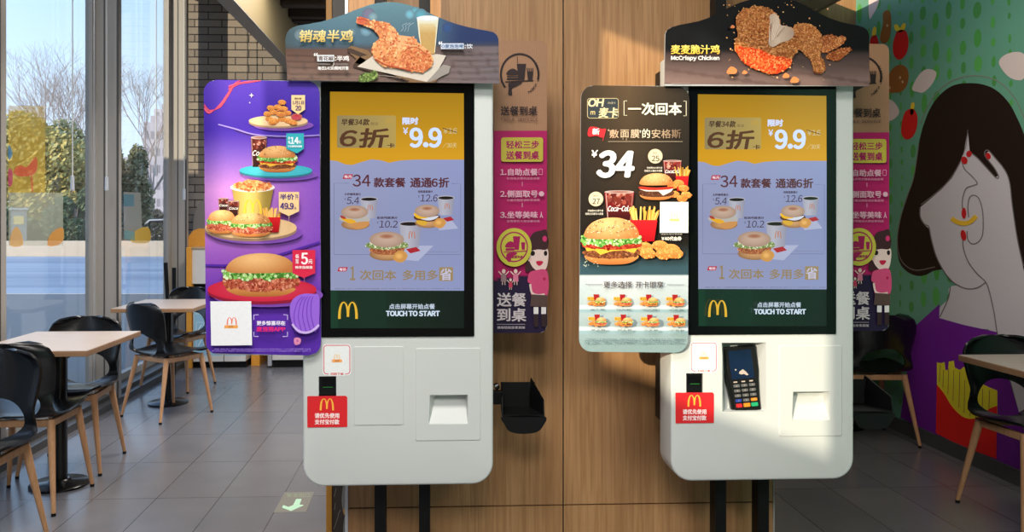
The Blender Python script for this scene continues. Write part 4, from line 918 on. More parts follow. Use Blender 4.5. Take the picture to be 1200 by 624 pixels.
    for x in (628,637): A.rect(x-3,360,x+2.6,368,(230,226,226)); A.poly(rrect(x-2.8,368,x+2.4,383,1),(52,34,38))
    for x,y,c,s in ((590,319,(150,120,126),1.0),(604,319,(214,120,150),1.0),(598,329,(196,60,90),.7)):
        A.ball(x,y-1,2.2*s,2.6*s,(230,206,196),(220,190,180)); A.poly([(x-2.6*s,y+2*s),(x+2.6*s,y+2*s),(x+3.4*s,y+11*s),(x-3.4*s,y+11*s)],c); A.line([(x-2.4*s,y+3*s),(x-6*s,y-1)],1.1*s,(230,206,196)); A.line([(x+2.4*s,y+3*s),(x+6*s,y-1)],1.1*s,(230,206,196))
        A.line([(x-1.3*s,y+11*s),(x-1.6*s,y+15*s)],1*s,(220,190,180)); A.line([(x+1.3*s,y+11*s),(x+1.6*s,y+15*s)],1*s,(220,190,180))
    A.build('girl_and_family_picture', r, M['inkshade'])
    A = Art(on_y(SY), 0.006)
    A.text('送餐',582.5,343.5,616,359,(206,196,200),1.0); A.text('到桌',582.5,361.5,616,376.5,(206,196,200),1.0); A.line([(582,380),(615,380)],.5,(180,170,176)); A.text('美味轻松坐享其味',582.5,382.2,615,385.4,(190,180,186),.2)
    A.build('lower_lettering', r, M['inkshade'])
    return r
s1 = service_board(); setp(s1, 'magenta table service board against the oak panelling, behind the kiosk with the blank cover')
s2 = dup(s1, None, s1.location+Vector((DX,0,0))); setp(s2, 'magenta table service board half hidden behind the card-terminal kiosk, next to the mural')
# ------------------------------------------------------------------ room shell
XL, XR, YB, YN = -2.5, 2.93, 8.2, -4.6
def structure(name, b, parent=None, **k):
    o = b.build(name, parent, **k)
    if parent is None: o['kind'] = 'structure'
    return o
# floor: 300 x 600 tiles in stretcher rows
def tile_mat():
    m, nt, b = nm('grey_floor_tile')
    tc = nt.nodes.new('ShaderNodeTexCoord'); sp = nt.nodes.new('ShaderNodeSeparateXYZ'); nt.links.new(tc.outputs['Object'], sp.inputs[0])
    def mth(op, a, bb=None):
        n = nt.nodes.new('ShaderNodeMath'); n.operation = op
        for i,v in enumerate((a,bb)):
            if v is None: continue
            if isinstance(v,(int,float)): n.inputs[i].default_value = v
            else: nt.links.new(v, n.inputs[i])
        return n.outputs[0]
    x = mth('DIVIDE', mth('SUBTRACT', sp.outputs[0], TX0), 0.30); y = mth('DIVIDE', mth('SUBTRACT', sp.outputs[1], TY0), 0.60)
    fx = mth('FRACT', x); fy = mth('FRACT', y)
    ex = mth('MULTIPLY', mth('MINIMUM', fx, mth('SUBTRACT', 1.0, fx)), 0.30); ey = mth('MULTIPLY', mth('MINIMUM', fy, mth('SUBTRACT', 1.0, fy)), 0.60)
    e = mth('MINIMUM', ex, ey); g = mth('LESS_THAN', e, 0.0022)
    wn = nt.nodes.new('ShaderNodeTexWhiteNoise'); wn.noise_dimensions = '2D'; cb = nt.nodes.new('ShaderNodeCombineXYZ')
    nt.links.new(mth('FLOOR', x), cb.inputs[0]); nt.links.new(mth('FLOOR', y), cb.inputs[1]); nt.links.new(cb.outputs[0], wn.inputs['Vector'])
    nz = nt.nodes.new('ShaderNodeTexNoise'); nz.inputs['Scale'].default_value = 5; nz.inputs['Detail'].default_value = 5; nt.links.new(tc.outputs['Object'], nz.inputs['Vector'])
    f = mth('ADD', mth('MULTIPLY', wn.outputs['Value'], 0.35), mth('MULTIPLY', nz.outputs['Fac'], 0.65))
    mx = nt.nodes.new('ShaderNodeMix'); mx.data_type = 'RGBA'; mx.inputs[6].default_value = lin((98,98,103)); mx.inputs[7].default_value = lin((120,117,119)); nt.links.new(f, mx.inputs[0])
    m2 = nt.nodes.new('ShaderNodeMix'); m2.data_type = 'RGBA'; nt.links.new(g, m2.inputs[0]); nt.links.new(mx.outputs[2], m2.inputs[6]); m2.inputs[7].default_value = lin((66,64,65))
    nt.links.new(m2.outputs[2], b.inputs['Base Color'])
    r = nt.nodes.new('ShaderNodeMapRange'); nt.links.new(nz.outputs['Fac'], r.inputs[0]); r.inputs[3].default_value = 0.2; r.inputs[4].default_value = 0.3
    nt.links.new(r.outputs[0], b.inputs['Roughness']); b.inputs['Specular IOR Level'].default_value = 0.6
    return m
pA = WZ(226,624,0); pB = WZ(300,541,0); TX0 = pA.x; TY0 = pB.y
b = MB(); b.box(XL-0.2, XR+0.15, YN-0.1, YB+0.15, -0.08, 0.0, tile_mat()); structure('floor', b)
M['ceil'] = mat('ceiling_paint', (206,200,188), 0.8, c2=(200,194,182)); M['ceil_tan'] = mat('tan_ceiling', (176,160,128), 0.7, c2=(166,150,120)); M['ceil_dark'] = mat('ceiling_void', (58,50,44), 0.8)
b = MB(); b.box(-1.40, -1.29, YN, YB, 2.75, 3.6, mat('olive_bulkhead',(116,102,72),0.6,c2=(108,96,66),scale=2)); b.box(-1.40,-1.291,YN,YB,2.745,2.75, mat('grey_soffit',(150,146,138),0.6)); structure('ceiling_beam', b)
b = MB(); b.box(-1.29, 1.1, YN, YB, 3.2, 3.3, M['ceil_tan']); structure('ceiling', b)
b = MB(); b.box(XL-0.1, -1.40, YN, YB, 3.62, 3.72, M['ceil']); structure('ceiling_window_side', b)
b = MB(); b.box(1.1, 2.67, YN, 5.66, 2.80, 2.9, M['ceil']); b.box(2.65,2.67,YN,5.66,2.794,2.80,M['alu_light']); structure('ceiling_right', b)
b = MB(); b.box(2.67, XR+0.1, YN, 5.66, 3.2, 3.3, M['ceil']); structure('ceiling_recess', b)
slat = None
for i,y in enumerate((6.9,7.28,7.45,7.75,8.0)):
    if slat is None:
        s = MB(); s.box(-1.285, -0.2, y, y+0.10, 3.12, 3.2, M['ceil_dark']); slat = s.build('ceiling_slat', bevel=0.003)
        slat.data.transform(Matrix.Translation((0.7,-y,-3.16))); slat.location = (-0.7, y, 3.16); o = slat
    else: o = dup(slat, None, (-0.7, y, 3.16))
    setp(o, 'dark cross slat under the tan ceiling, seen above the header sign beside the olive beam', 'ceiling slat', 'ceiling slats')
# brick wall at the far left
def brick_mat():
    m, nt, b = nm('grey_beige_brick'); b.inputs['Roughness'].default_value = 0.85
    tc = nt.nodes.new('ShaderNodeTexCoord'); mp = nt.nodes.new('ShaderNodeMapping'); mp.inputs['Rotation'].default_value = (math.radians(90),0,0)
    bt = nt.nodes.new('ShaderNodeTexBrick'); bt.inputs['Scale'].default_value = 1.0
    bt.inputs['Brick Width'].default_value = 0.262; bt.inputs['Row Height'].default_value = 0.0735; bt.inputs['Mortar Size'].default_value = 0.005; bt.inputs['Bias'].default_value = 0.0
    bt.inputs['Color1'].default_value = lin((158,146,132)); bt.inputs['Color2'].default_value = lin((132,122,112)); bt.inputs['Mortar'].default_value = lin((50,46,44)); bt.inputs['Mortar Smooth'].default_value = 0.2
    nt.links.new(tc.outputs['Object'], mp.inputs[0]); nt.links.new(mp.outputs[0], bt.inputs[0])
    nz = nt.nodes.new('ShaderNodeTexNoise'); nz.inputs['Scale'].default_value = 40; nz.inputs['Detail'].default_value = 5; nt.links.new(tc.outputs['Object'], nz.inputs[0])
    mr = nt.nodes.new('ShaderNodeMapRange'); mr.inputs[3].default_value = .8; mr.inputs[4].default_value = 1.15; nt.links.new(nz.outputs['Fac'], mr.inputs[0])
    vm = nt.nodes.new('ShaderNodeVectorMath'); vm.operation = 'SCALE'; nt.links.new(bt.outputs['Color'], vm.inputs[0]); nt.links.new(mr.outputs[0], vm.inputs['Scale']); nt.links.new(vm.outputs[0], b.inputs['Base Color'])
    bp = nt.nodes.new('ShaderNodeBump'); bp.inputs['Distance'].default_value = .01; bp.inputs['Strength'].default_value = .6; bp.invert = True; nt.links.new(bt.outputs['Fac'], bp.inputs['Height']); nt.links.new(bp.outputs[0], b.inputs['Normal'])
    return m
b = MB(); b.box(XL, 1.0, YB, YB+0.15, 0, 3.72, brick_mat()); structure('wall_back', b)
# oak block that carries the kiosks
WYY = 2.75
wl, wr = WY(408,300,WYY).x, WY(905.5,600,WYY).x; sx = WY(660,300,WYY).x; sz = WY(520,594.5,WYY).z
b = MB(); b.box(wl+0.003, wr, WYY+0.012, 5.60, 0, 3.19, M['seam'])
g = 0.0022
for (x0,x1) in ((wl,sx-g),(sx+g,wr)):
    for (z0,z1) in ((0.0,sz-g),(sz+g,3.19)): b.box(x0,x1,WYY,WYY+0.014,z0,z1,M['oak'])
structure('wall_panelled', b)
b = MB(); b.box(wl-0.010, wl-0.0005, WYY-0.004, WYY+0.03, 0, 3.19, M['alu_light']); structure('trim_1', b)
b = MB(); b.box(wr+0.0005, wr+0.006, WYY-0.002, WYY+0.03, 0, 3.19, M['alu']); structure('trim_2', b)
b = MB(); b.box(0.9, XR+0.1, 5.66, 5.8, 0, 3.3, M['oak_far']); structure('wall_far_oak', b)
b = MB(); b.box(XR, XR+0.12, YN, 5.66, 0, 3.3, mat('green_wall_print',(122,190,160),0.5,c2=(114,182,152),scale=1.5)); structure('wall_right', b)
b = MB(); b.box(XR-0.014, XR-0.0005, YN, 5.66, 0, 0.083, mat('grey_skirting',(88,90,92),0.4)); structure('baseboard_right', b)
M['plaster'] = mat('plaster', (150,144,136), 0.8)
b = MB(); b.box(XL-0.2, XR+0.12, YN-0.12, YN, 0, 3.72, M['plaster']); structure('wall_near', b)
# window wall
b = MB()
b.box(XL-0.1, XL, YN, -2.35, 0, 3.72, M['plaster']); b.box(XL-0.1, XL, -1.12, -0.25, 0, 2.85, M['plaster']); b.box(XL-0.1, XL, YN, 1.2, 3.17, 3.72, M['plaster'])
b.box(XL-0.1, XL, -1.12, -0.65, 2.85, 3.17, M['plaster']); b.box(XL-0.1, XL, -2.35, -1.12, 0, 1.0, M['plaster'])  # unseen pier, head and openings shaped to steer sun onto the kiosks
structure('wall_left', b)
b = MB(); b.box(XL-0.02, -2.36, -0.25, YB, 0, 0.075, M['alu_dark']); b.box(XL-0.02, -2.30, -0.25, YB, 0, 0.045, M['alu_dark']); structure('baseboard_left', b)
posts = [1.2, 2.85, 4.50, 6.13, 7.84]
for i,y in enumerate(posts):
    inner = -2.33 if y > 7 else -2.31
    b = MB(); b.box(XL-0.03, inner, y, y+0.06, 0, 3.62, M['alu'])
    b.box(XL-0.03, XL+0.03, y-0.025, y+0.085, 0, 3.62, M['alu_light'] if i != 4 else M['alu'])
    b.box(inner-0.012, inner+0.003, y-0.006, y, 0, 3.62, M['alu_dark']); b.box(XL+0.085, XL+0.095, y-0.003, y, 0, 3.62, M['alu_dark'])
    structure('trim_%d' % (i+3), b, bevel=0.002)
G = glass_mat('window_glass')
edges = [-0.25]+posts+[YB]
for i in range(len(edges)-1):
    y0 = edges[i]+(0.06 if i else 0); y1 = edges[i+1]; zt = 3.17 if y0 < 1.2 else 3.62
    b = MB(); m = M['alu']
    b.box(XL-0.03, XL+0.02, y0, y1, 0.06, 0.13, m); b.box(XL-0.03, XL+0.02, y0, y1, zt-0.06, zt, m); b.box(XL-0.03, XL+0.02, y0, y0+0.04, 0.13, zt-0.06, m); b.box(XL-0.03, XL+0.02, y1-0.04, y1, 0.13, zt-0.06, m)
    w = structure('window_%d' % (i+1), b)
    b = MB(); b.box(XL-0.008, XL-0.002, y0+0.03, y1-0.03, 0.12, zt-0.05, G); b.build('glass_pane', w)
b = MB(); b.box(XL-0.03, XL+0.02, -2.35,-1.12, 1.0,1.06, M['alu']); w = structure('window_7', b); b = MB(); b.box(XL-0.008, XL-0.002, -2.35,-1.12,1.05,3.17,G); b.build('glass_pane', w)
# partition seen between the big kiosk and the oak panelling
PYY = 3.3
x0, x1, x2 = WY(382,600,PYY).x, WY(389,600,PYY).x, WY(412,600,PYY).x
root = empty('orange_edged_partition', ((x0+x2)/2, PYY, 0), 'narrow dark brown partition with an orange wood edge, beside the oak panelling', 'partition')
b = MB(); b.box(x0,x1,PYY,PYY+0.35,0,3.19,M['oak_edge']); b.build('wood_edge', root, bevel=0.002)
b = MB(); b.box(x1,x2,PYY+0.01,PYY+0.34,0,3.19,M['panel_dark']); b.build('dark_panel', root)
A = Art(on_y(PYY+0.01))
for P in ([(391.5,583),(394,573)],[(391,621),(397,604)],[(396,604),(399,598)],[(392,598),(393,590)]): A.line(P,.6,(170,160,140))
A.poly(spline([(402,571),(404,571),(404.5,600),(402.5,602),(400.5,590),(401,578)],4),(150,146,140)); A.poly([(402,598),(404,596),(404,604),(403,604)],(226,170,90))
A.poly(spline([(403,610),(404.5,606),(404.5,623),(402,623)],3),(150,146,140))
A.build('leaf_print', root, M['ink'])
# ------------------------------------------------------------------ mural on the right wall
mural = empty('wall_mural', (XR-0.002, 4.2, 0.08), 'green wall mural of a black-haired face behind a pale hand, with fries below', 'mural')
A = Art(on_x(XR), 0.0005)
rnd = random.Random(11)
for col in range(78):
    Y = 5.60-col*0.125; z = 0.15+rnd.random()*0.1; big = rnd.choice([.014,.02,.028,.036])
    if Y < 1.6: break
    while z < 3.15:
        h = big*rnd.uniform(1.1,1.9); w = big*rnd.uniform(.75,1.0); c = rnd.choice([(74,146,70),(82,156,78),(70,136,72)])
        n = len(A.v)
        for k in range(14):
            t = 2*math.pi*k/14; A.v.append(Vector((XR-0.0006, Y+w*math.cos(t)+0.012*math.sin(z*3), z+h*math.sin(t)))); A.c.append(c)
        A.f.append(tuple(range(n,n+14))); z += 2*h+rnd.uniform(.03,.07)
A.build('green_dot_pattern', mural, M['paint'])['kind'] = 'stuff'
gl = (112,104,104)
A = Art(on_x(XR), 0.0012)
hair = spline([(1134,97.5),(1152,99),(1168,106),(1182,120),(1192,138),(1201,160),(1212,200),(1225,260),(1240,330),(1240,420),(1200,420),(1178,380),(1160,340),(1120,318),(1097,317),(1086,322),(1076,323.5),(1064,319),(1055,309),(1051.5,292),(1053,272),(1057,252),(1064,230),(1070,212),(1074,190),(1077,168),(1083,145),(1092,124),(1104,109),(1118,100)],5)
A.poly(hair,(34,22,18)); A.line(spline([(1079,146),(1086,128),(1098,109),(1114,96),(1134,89.5),(1154,90),(1172,97),(1188,113),(1198,132),(1206,155)],5,False),1.3,(120,124,112))
A.line(spline([(1077,168),(1074,190),(1070,212),(1063,231),(1056,253),(1052,276),(1053,296),(1060,310),(1074,317),(1096,313)],5,False),1.0,(120,110,104))
A.build('black_hair', mural, M['paint'])
wh = (196,190,194)
A = Art(on_x(XR), 0.0022)
A.poly(spline([(1114,336),(1112,350),(1101,362),(1101,376),(1130,385),(1170,394),(1185,470),(1205,500),(1230,500),(1230,420),(1214,360),(1170,330),(1140,335)],3),wh)
face = [(1079,243),(1090,234),(1104,222),(1116,209),(1125,193),(1131,174),(1134.5,153),(1136,168),(1137,178),(1146,185),(1158,198),(1167,208.5),(1170,206),(1166,198),(1158,186),(1156,180),(1159,177.5),(1163,180),(1172,192),(1179,200),(1184,214),(1187,240),(1192,275),(1198,308),(1206,340),(1212,380),(1185,400),(1166,372),(1158,336),(1146,338),(1132,338.5),(1118,331),(1108,320),(1099,304),(1093,285),(1089,268),(1084,264),(1079,254)]
A.poly(face, wh); A.build('pale_face_and_hand', mural, M['paint'])
A = Art(on_x(XR), 0.0034)
A.line(spline([(1080,240),(1092,231),(1106,219),(1117,206),(1126,190)],4,False),1.3,gl); A.line(spline([(1079,243),(1079,254),(1084,263),(1089,266),(1092,280),(1098,301),(1108,320),(1119,332),(1133,338.5),(1146,337.5),(1156,331)],5,False),1.3,gl)
A.line(spline([(1127,186),(1131,198),(1140,207),(1146,215),(1140,218),(1133,221),(1129,232),(1128.5,245)],5,False),1.2,gl); A.line(spline([(1137,178),(1146,185),(1158,198),(1168,208.5),(1171,207),(1166,197),(1156,184),(1155,178),(1159,176.5),(1166,184),(1178,199),(1184,214),(1187,240),(1193,280),(1200,312)],5,False),1.3,gl)
A.line(spline([(1136,255),(1135,242),(1137,232),(1142,229),(1148,233),(1152,246),(1153,262),(1152,276),(1147,284),(1140,286),(1135,281),(1134,271)],5,False),1.2,gl); A.line(spline([(1129,280),(1130,292),(1136,308),(1146,321),(1156,331),(1161,345),(1166,368),(1170,393),(1180,430),(1196,490)],5,False),1.3,gl)
A.line(spline([(1114.5,336),(1112,350),(1102,372)],4,False),1.2,gl); A.line(spline([(1129,182),(1133,170),(1135,152)],4,False),.8,gl)
A.build('grey_outline_drawing', mural, M['paint'])
A = Art(on_x(XR), 0.0044); rd = (190,32,36)
for x,y,rx,ry,ro in ((1131,188,3.6,4.6,-20),(1136.5,180.5,3.2,3.8,20),(1159,183,2.8,4,-20),(1130.5,250,2.7,6.5,0),(1130,276,3.2,6.3,-10)): A.poly(ell(x,y,rx,ry,20,ro),rd)
A.line(spline([(1116,256),(1122,260),(1130,262),(1138,260),(1145,253.5)],5,False),5.2,(226,180,50)); A.build('red_nails_and_yellow_mark', mural, M['paint'])
A = Art(on_x(XR), 0.0044)
A.poly([(1102,356.5),(1101.5,373),(1130,381),(1169,389.5),(1182,440),(1200,500),(1203,532),(1235,545),(1235,575),(1160,541),(1056,490),(1062,445),(1070,400),(1075,381)],(110,34,140))
A.build('purple_garment', mural, M['paint'])
A = Art(on_x(XR), 0.0056)
A.poly([(1099,425),(1104,426),(1108,424.5),(1109,434),(1112,434),(1113,424),(1119,423),(1120,431),(1126,434),(1131,430),(1136,440),(1143,444),(1147,455),(1152,450),(1160,454),(1170,458),(1170,490),(1160,505),(1130,500),(1108,470),(1099,455)],(222,206,52)); 
for x,ya,yb in ((1103,428,448),(1107,434,455),(1113,432,462),(1119,434,470),(1126,436,478),(1132,446,484),(1139,448,488),(1146,456,490),(1153,456,492),(1161,458,490)): A.line([(x,ya),(x-1,yb)],.6,(80,70,60))
A.poly(spline([(1099,451),(1108,462),(1118,478),(1132,490),(1148,490),(1160,480),(1170,476)],4,False)+[(1169,538),(1130,524),(1098,508)],(220,36,34)); A.build('fries_box_print', mural, M['paint'])
br = (140,86,40)
def wallshape(name, shapes, c, extra=()):
    for P in shapes:
        A = Art(on_x(XR), 0.0014); A.poly(spline(P,5),c)
        for x,y in extra:
            if inside((x,y),P): A.poly(ell(x,y,1.2,1.8,8),(190,160,120))
        A.build(name, mural, M['paint'])
wallshape('brown_nugget_print',[[(1040,12),(1044,16),(1044.5,32),(1042,46),(1037,51),(1032,48),(1032,40),(1035,28),(1035,16)],[(1042,88),(1048,79),(1056,76),(1063,80),(1065,90),(1062,102),(1055,108),(1049,108.5),(1044,109),(1040,104)]],br,((1055,91),(1058,96),(1043,103),(1040,30)))
wallshape('red_tomato_print',[[(1047,50),(1051,38),(1056,35),(1062,37),(1065,48),(1063,61),(1057,69),(1051,69),(1047,62)],[(1056.5,148),(1060,133),(1066,128),(1072,129),(1075.5,138),(1074,152),(1069,161),(1062,163.5),(1057,158)],[(1020,52),(1021,44),(1026,41),(1029,46),(1029,52)]],(196,30,30))
wallshape('yellow_stalk_print',[[(1048,30),(1052,29),(1055,33),(1058,28),(1061.5,28),(1060,35),(1055,38),(1050,36)],[(1067,133),(1068,122),(1071,120),(1072,124),(1070,134)],[(1022,42),(1024,32),(1027,33),(1026,42)]],(230,190,50))
wallshape('pale_petal_print',[[(1069,104),(1077,88),(1087,81),(1097.5,85),(1093,98),(1083,108),(1076,108)],[(1171,74),(1177,65),(1190,61),(1201,65),(1201,90),(1192,94),(1180,88)],[(1019,22),(1018,4),(1020,-4),(1030,-4),(1029,6),(1024,16)],[(1038,118),(1044,117),(1050,122),(1054,131),(1050,138),(1043,142),(1038,141)]],(206,190,184))
# ------------------------------------------------------------------ chairs
def make_chair():
    root = empty('dining_chair', (0,0,0))
    cl = [(-.215,.418,.150),(-.205,.432,.175),(-.17,.441,.200),(-.10,.440,.214),(-.02,.432,.218),(.06,.424,.214),(.12,.424,.204),(.165,.438,.194),(.190,.468,.186),(.205,.51,.182),(.217,.56,.186),(.230,.62,.196),(.242,.68,.203),(.250,.72,.200),(.257,.752,.182),(.262,.775,.145),(.265,.786,.09)]
    # refine along the length
    R = []
    for i in range(len(cl)-1):
        for k in range(3):
            t = k/3; R.append(tuple(cl[i][j]*(1-t)+cl[i+1][j]*t for j in range(3)))
    R.append(cl[-1]); NU = 20; vs = []; 
    for i,(y,z,w) in enumerate(R):
        back = min(1,max(0,(z-.43)/.12)) if y > 0.1 else 0
        for j in range(NU+1):
            u = -1+2*j/NU; a = abs(u)
            vs.append((w*u*(1-0.02*a), y-back*0.065*a**2.2, z+(1-back)*(0.022*a**3)+(0.0)))
    fs = [(i*(NU+1)+j, i*(NU+1)+j+1, (i+1)*(NU+1)+j+1, (i+1)*(NU+1)+j) for i in range(len(R)-1) for j in range(NU)]
    b = MB(); b.add(vs, fs, M['shell']); sh = b.build('shell_seat', root, world=False)
    so = sh.modifiers.new('s','SOLIDIFY'); so.thickness = 0.011; so.offset = 0
    freeze(sh, False)
    # oval opening between seat and backrest
    c = MB(); n = 36; pts = []
    for i in range(n):
        t = 2*math.pi*i/n; x = .133*math.cos(t)*(1-0.10*math.sin(t)); z = .505+.080*math.sin(t); pts.append((x,.120,z))
    c.prism(pts, (0,.3,0), M['shell']); co = c.build('cutter'); cut(sh, [co], False)
    bv = sh.modifiers.new('b','BEVEL'); bv.width = .003; bv.segments = 2; bv.limit_method = 'ANGLE'; bv.angle_limit = math.radians(50); freeze(sh, True, 60)
    b = MB(); zf = .402
    for (x0,y0,x1,y1) in ((-.155,-.15,.155,-.15),(-.155,.13,.155,.13)): b.box(x0,x1,y0-.011,y0+.011,zf-.018,zf+.014,M['beech'])
    for x in (-.155,.155): b.box(x-.011,x+.011,-.15,.13,zf-.018,zf+.014,M['beech'])
    b.box(-.06,.06,-.14,.12,zf+.014,zf+.026,M['black_steel']); b.build('seat_frame', root, world=False, bevel=.004)
    for sx_,sy_ in ((-1,-1),(1,-1),(-1,1),(1,1)):
        top = (sx_*.155, -.15 if sy_ < 0 else .13, .415); bot = (sx_*.205, -.205 if sy_ < 0 else .215, .012); foot = (bot[0],bot[1],0)
        b = MB(); b.cyl(bot, top, .0095, .0185, M['beech'], 16); l = b.build('leg', root, world=False, smooth=True)
        b = MB(); b.cyl(foot, (bot[0],bot[1],.014), .0098, .0105, M['black_steel'], 14); b.build('foot_cap', l, world=False)
    return root
chair = make_chair()
chairs = [
 (-1.85,3.36,0,'black shell chair nearest the camera on the window side, cut off by the left edge','chairs at the window tables'),
 (-1.93,4.03,180,'black shell chair tucked into the near window table, its glossy back to the room','chairs at the window tables'),
 (-1.975,4.60,4,'black shell chair beyond the near window table, beside the grey window post','chairs at the window tables'),
 (-1.85,5.80,145,'black shell chair turned at an angle in front of the far window table','chairs at the window tables'),
 (-2.07,6.74,-14,'black shell chair behind the far window table, next to the tray station','chairs at the window tables'),
 (2.675,3.60,2,'black shell chair behind the table edge beside the fries box of the mural','chairs by the mural'),
 (2.64,4.96,178,'black shell chair by the mural wall, half hidden behind the black kiosk tray','chairs by the mural')]
for i,(x,y,a,lab,g) in enumerate(chairs):
    o = chair if i == 0 else dup(chair)
    o.location = (x,y,0); o.rotation_euler = (0,0,math.radians(a)); setp(o, lab, 'chair', g)
# ------------------------------------------------------------------ tables
def make_table():
    root = empty('cafe_table', (0,0,0)); H = .73
    b = MB(); b.box(-.28,.28,-.35,.35,H-.028,H-.001,M['table_edge']); t = b.build('table_top', root, world=False, bevel=.003)
    b = MB(); b.box(-.2785,.2785,-.3485,.3485,H-.0015,H,M['laminate']); b.build('laminate_surface', t, world=False)
    b = MB(); b.cyl((0,0,.02),(0,0,H-.035),.036,.036,M['black_gloss'],28); b.build('column', root, world=False, smooth=True)
    b = MB(); b.lathe((0,0,0),[(0,.0),(.142,.0),(.142,.010),(.132,.017),(.06,.022),(.045,.034),(.0,.034)],M['black_gloss'],40); b.build('base_disc', root, world=False, smooth=True)
    b = MB(); b.box(-.12,.12,-.03,.03,H-.036,H-.028,M['black_steel']); b.box(-.03,.03,-.15,.15,H-.036,H-.028,M['black_steel']); b.build('top_bracket', root, world=False)
    return root
tb = make_table()
for i,(x,y,lab) in enumerate(((-1.90,4.27,'pale laminate table nearest by the window, with a black round base, between two chairs'),(-1.96,6.15,'pale laminate table further along the window, in front of the tray station'),(2.63,3.28,'laminate table cut off at the right edge, in front of the mural'),(2.63,5.27,'laminate table hidden behind the card-terminal kiosk, only its round base showing under the chair'))):
    o = tb if i == 0 else dup(tb); o.location = (x,y,0); setp(o, lab, 'table', 'cafe tables')
# ------------------------------------------------------------------ tray station along the brick wall
TYY = 7.6
def tx(px, Y=TYY): return WY(px,400,Y).x
st = empty('tray_station', (tx(288), TYY+0.2, 0), 'white tray station with an orange rounded side and blue door prints, by the brick wall', 'tray station')
b = MB(); xa, xb = tx(219), tx(225); zt = WY(220,268,TYY).z
prof = [(TYY-.02,0),(TYY-.02,zt-.0)]
bl = WY(222,290,TYY).z; b.box(xa, xb, TYY-.02, TYY+.5, 0, bl, M['oak_edge']); b.build('orange_side', st, bevel=.004)
b = MB(); P = [(219,292),(219,285),(221,277),(226,270.5),(233,268),(262,268),(262,292)]; b.prism([WY(x,y,TYY+.30) for x,y in P],(0,.03,0),M['oak_edge']); b.build('rounded_back_panel', st, bevel=.003)
M['cab'] = mat('white_cabinet',(226,224,220),.45)
b = MB(); b.box(xb, tx(300), TYY, TYY+.5, WY(230,333,TYY).z, bl-.012, M['cab']); b.build('upper_cabinet', st, bevel=.003)
b = MB(); b.box(xb-.01, tx(300), TYY-.015, TYY+.5, bl-.012, bl, mat('wood_ledge',(206,170,130),.5)); b.build('ledge', st)
b = MB(); b.box(xb, tx(300), TYY+.06, TYY+.48, WY(230,340,TYY).z, WY(230,333,TYY).z, M['black_steel']); b.build('tray_gap', st)
zb2 = WY(230,428,TYY).z; zt2 = WY(230,340,TYY).z
for i,(a,c) in enumerate(((226,262),(262.6,288))):
    b = MB(); b.box(tx(a)+.002, tx(c)-.002, TYY, TYY+.48, .06, zt2-.002, M['cab']); d = b.build('door', st, bevel=.002)
    A = Art(on_y(TYY)); A.rect(a+1,343,c-1,417,(150,196,220))
    if i == 0:
        for (x,y) in ((230,378),(230,396),(241,378),(241,396)): A.line(rrect(x,y,x+9,y+13,1.5),.6,(214,232,240),True); A.line([(x+2,y+10),(x+6,y+3)],1.0,(226,240,246))
        A.line([(228,368),(250,368)],.7,(214,232,240))
    A.build('door_print', d, M['ink'])
b = MB(); b.box(xb, tx(288), TYY+.03, TYY+.45, 0, .06, M['black_steel']); b.build('plinth', st)
st2 = empty('waste_cabinet', (tx(340), TYY+.2, 0), 'low white cabinet with a black plinth, half hidden behind the kiosk with the blank cover', 'cabinet')
b = MB(); b.box(tx(319), tx(378), TYY, TYY+.5, .07, 1.1, M['cab']); b.build('carcass', st2, bevel=.003)
b = MB(); b.box(tx(320), tx(378), TYY+.02, TYY+.45, 0, .07, M['black_steel']); b.build('plinth', st2)
b = MB(); b.box(tx(314), tx(318.6), TYY-.01, TYY+.45, 0.02, 1.1, M['alu_light']); b.build('metal_side', st2)
o = MB(); o.box(tx(291), tx(301), TYY+.12, TYY+.5, 0, 1.0, M['oak_edge']); o = o.build('orange_post'); o.data.transform(Matrix.Translation((-tx(296),-TYY-.3,0))); o.location = (tx(296),TYY+.3,0); setp(o,'orange wooden post standing between the tray station and the low white cabinet','post')
# grey rounded seat back behind the station
P = spline([(226,300),(226,262),(228.5,248),(234,238),(241,233),(250,232),(262,240),(266,262),(266,300)],5,False)
b = MB(); b.prism([WY(x,y,TYY+.42)-Vector((0,0,0)) for x,y in P],(0,.06,0),mat('grey_panel',(136,132,130),.5)); o = b.build('rounded_panel', bevel=.006); setp(o,'grey round-topped panel standing behind the orange-sided tray station','panel')
c = Vector((tx(246),TYY+.45,0)); o.data.transform(Matrix.Translation(-c)); o.location = c
# blind pulls
def pull(px, ybot, Xp, lab):
    top = WX(px, 0, Xp); bot = WX(px, ybot, Xp); root = empty('blind_pull', (bot.x, bot.y, bot.z), lab, 'blind pull', 'blind pull cords')
    b = MB(); b.cyl((bot.x,bot.y,bot.z),(bot.x,bot.y,3.6),.004,.004,M['cord'],10); b.build('cord', root)
    b = MB(); b.cyl((bot.x,bot.y,bot.z-.01),(bot.x,bot.y,bot.z+.09),.013,.011,M['alu_light'],14); b.build('weight', root, bevel=.002)
pull(125,222,-2.335,'white blind cord hanging in front of the wide grey window post'); pull(216,233,-2.29,'white blind cord hanging on the window post next to the brick wall')
pull(85,222,-2.44,'reflection of a white blind cord in the large window pane, built as a cord'); pull(183,205,-2.44,'thin white blind cord hanging across the narrow window pane')  # the cord in the large pane is added to stand for a reflection
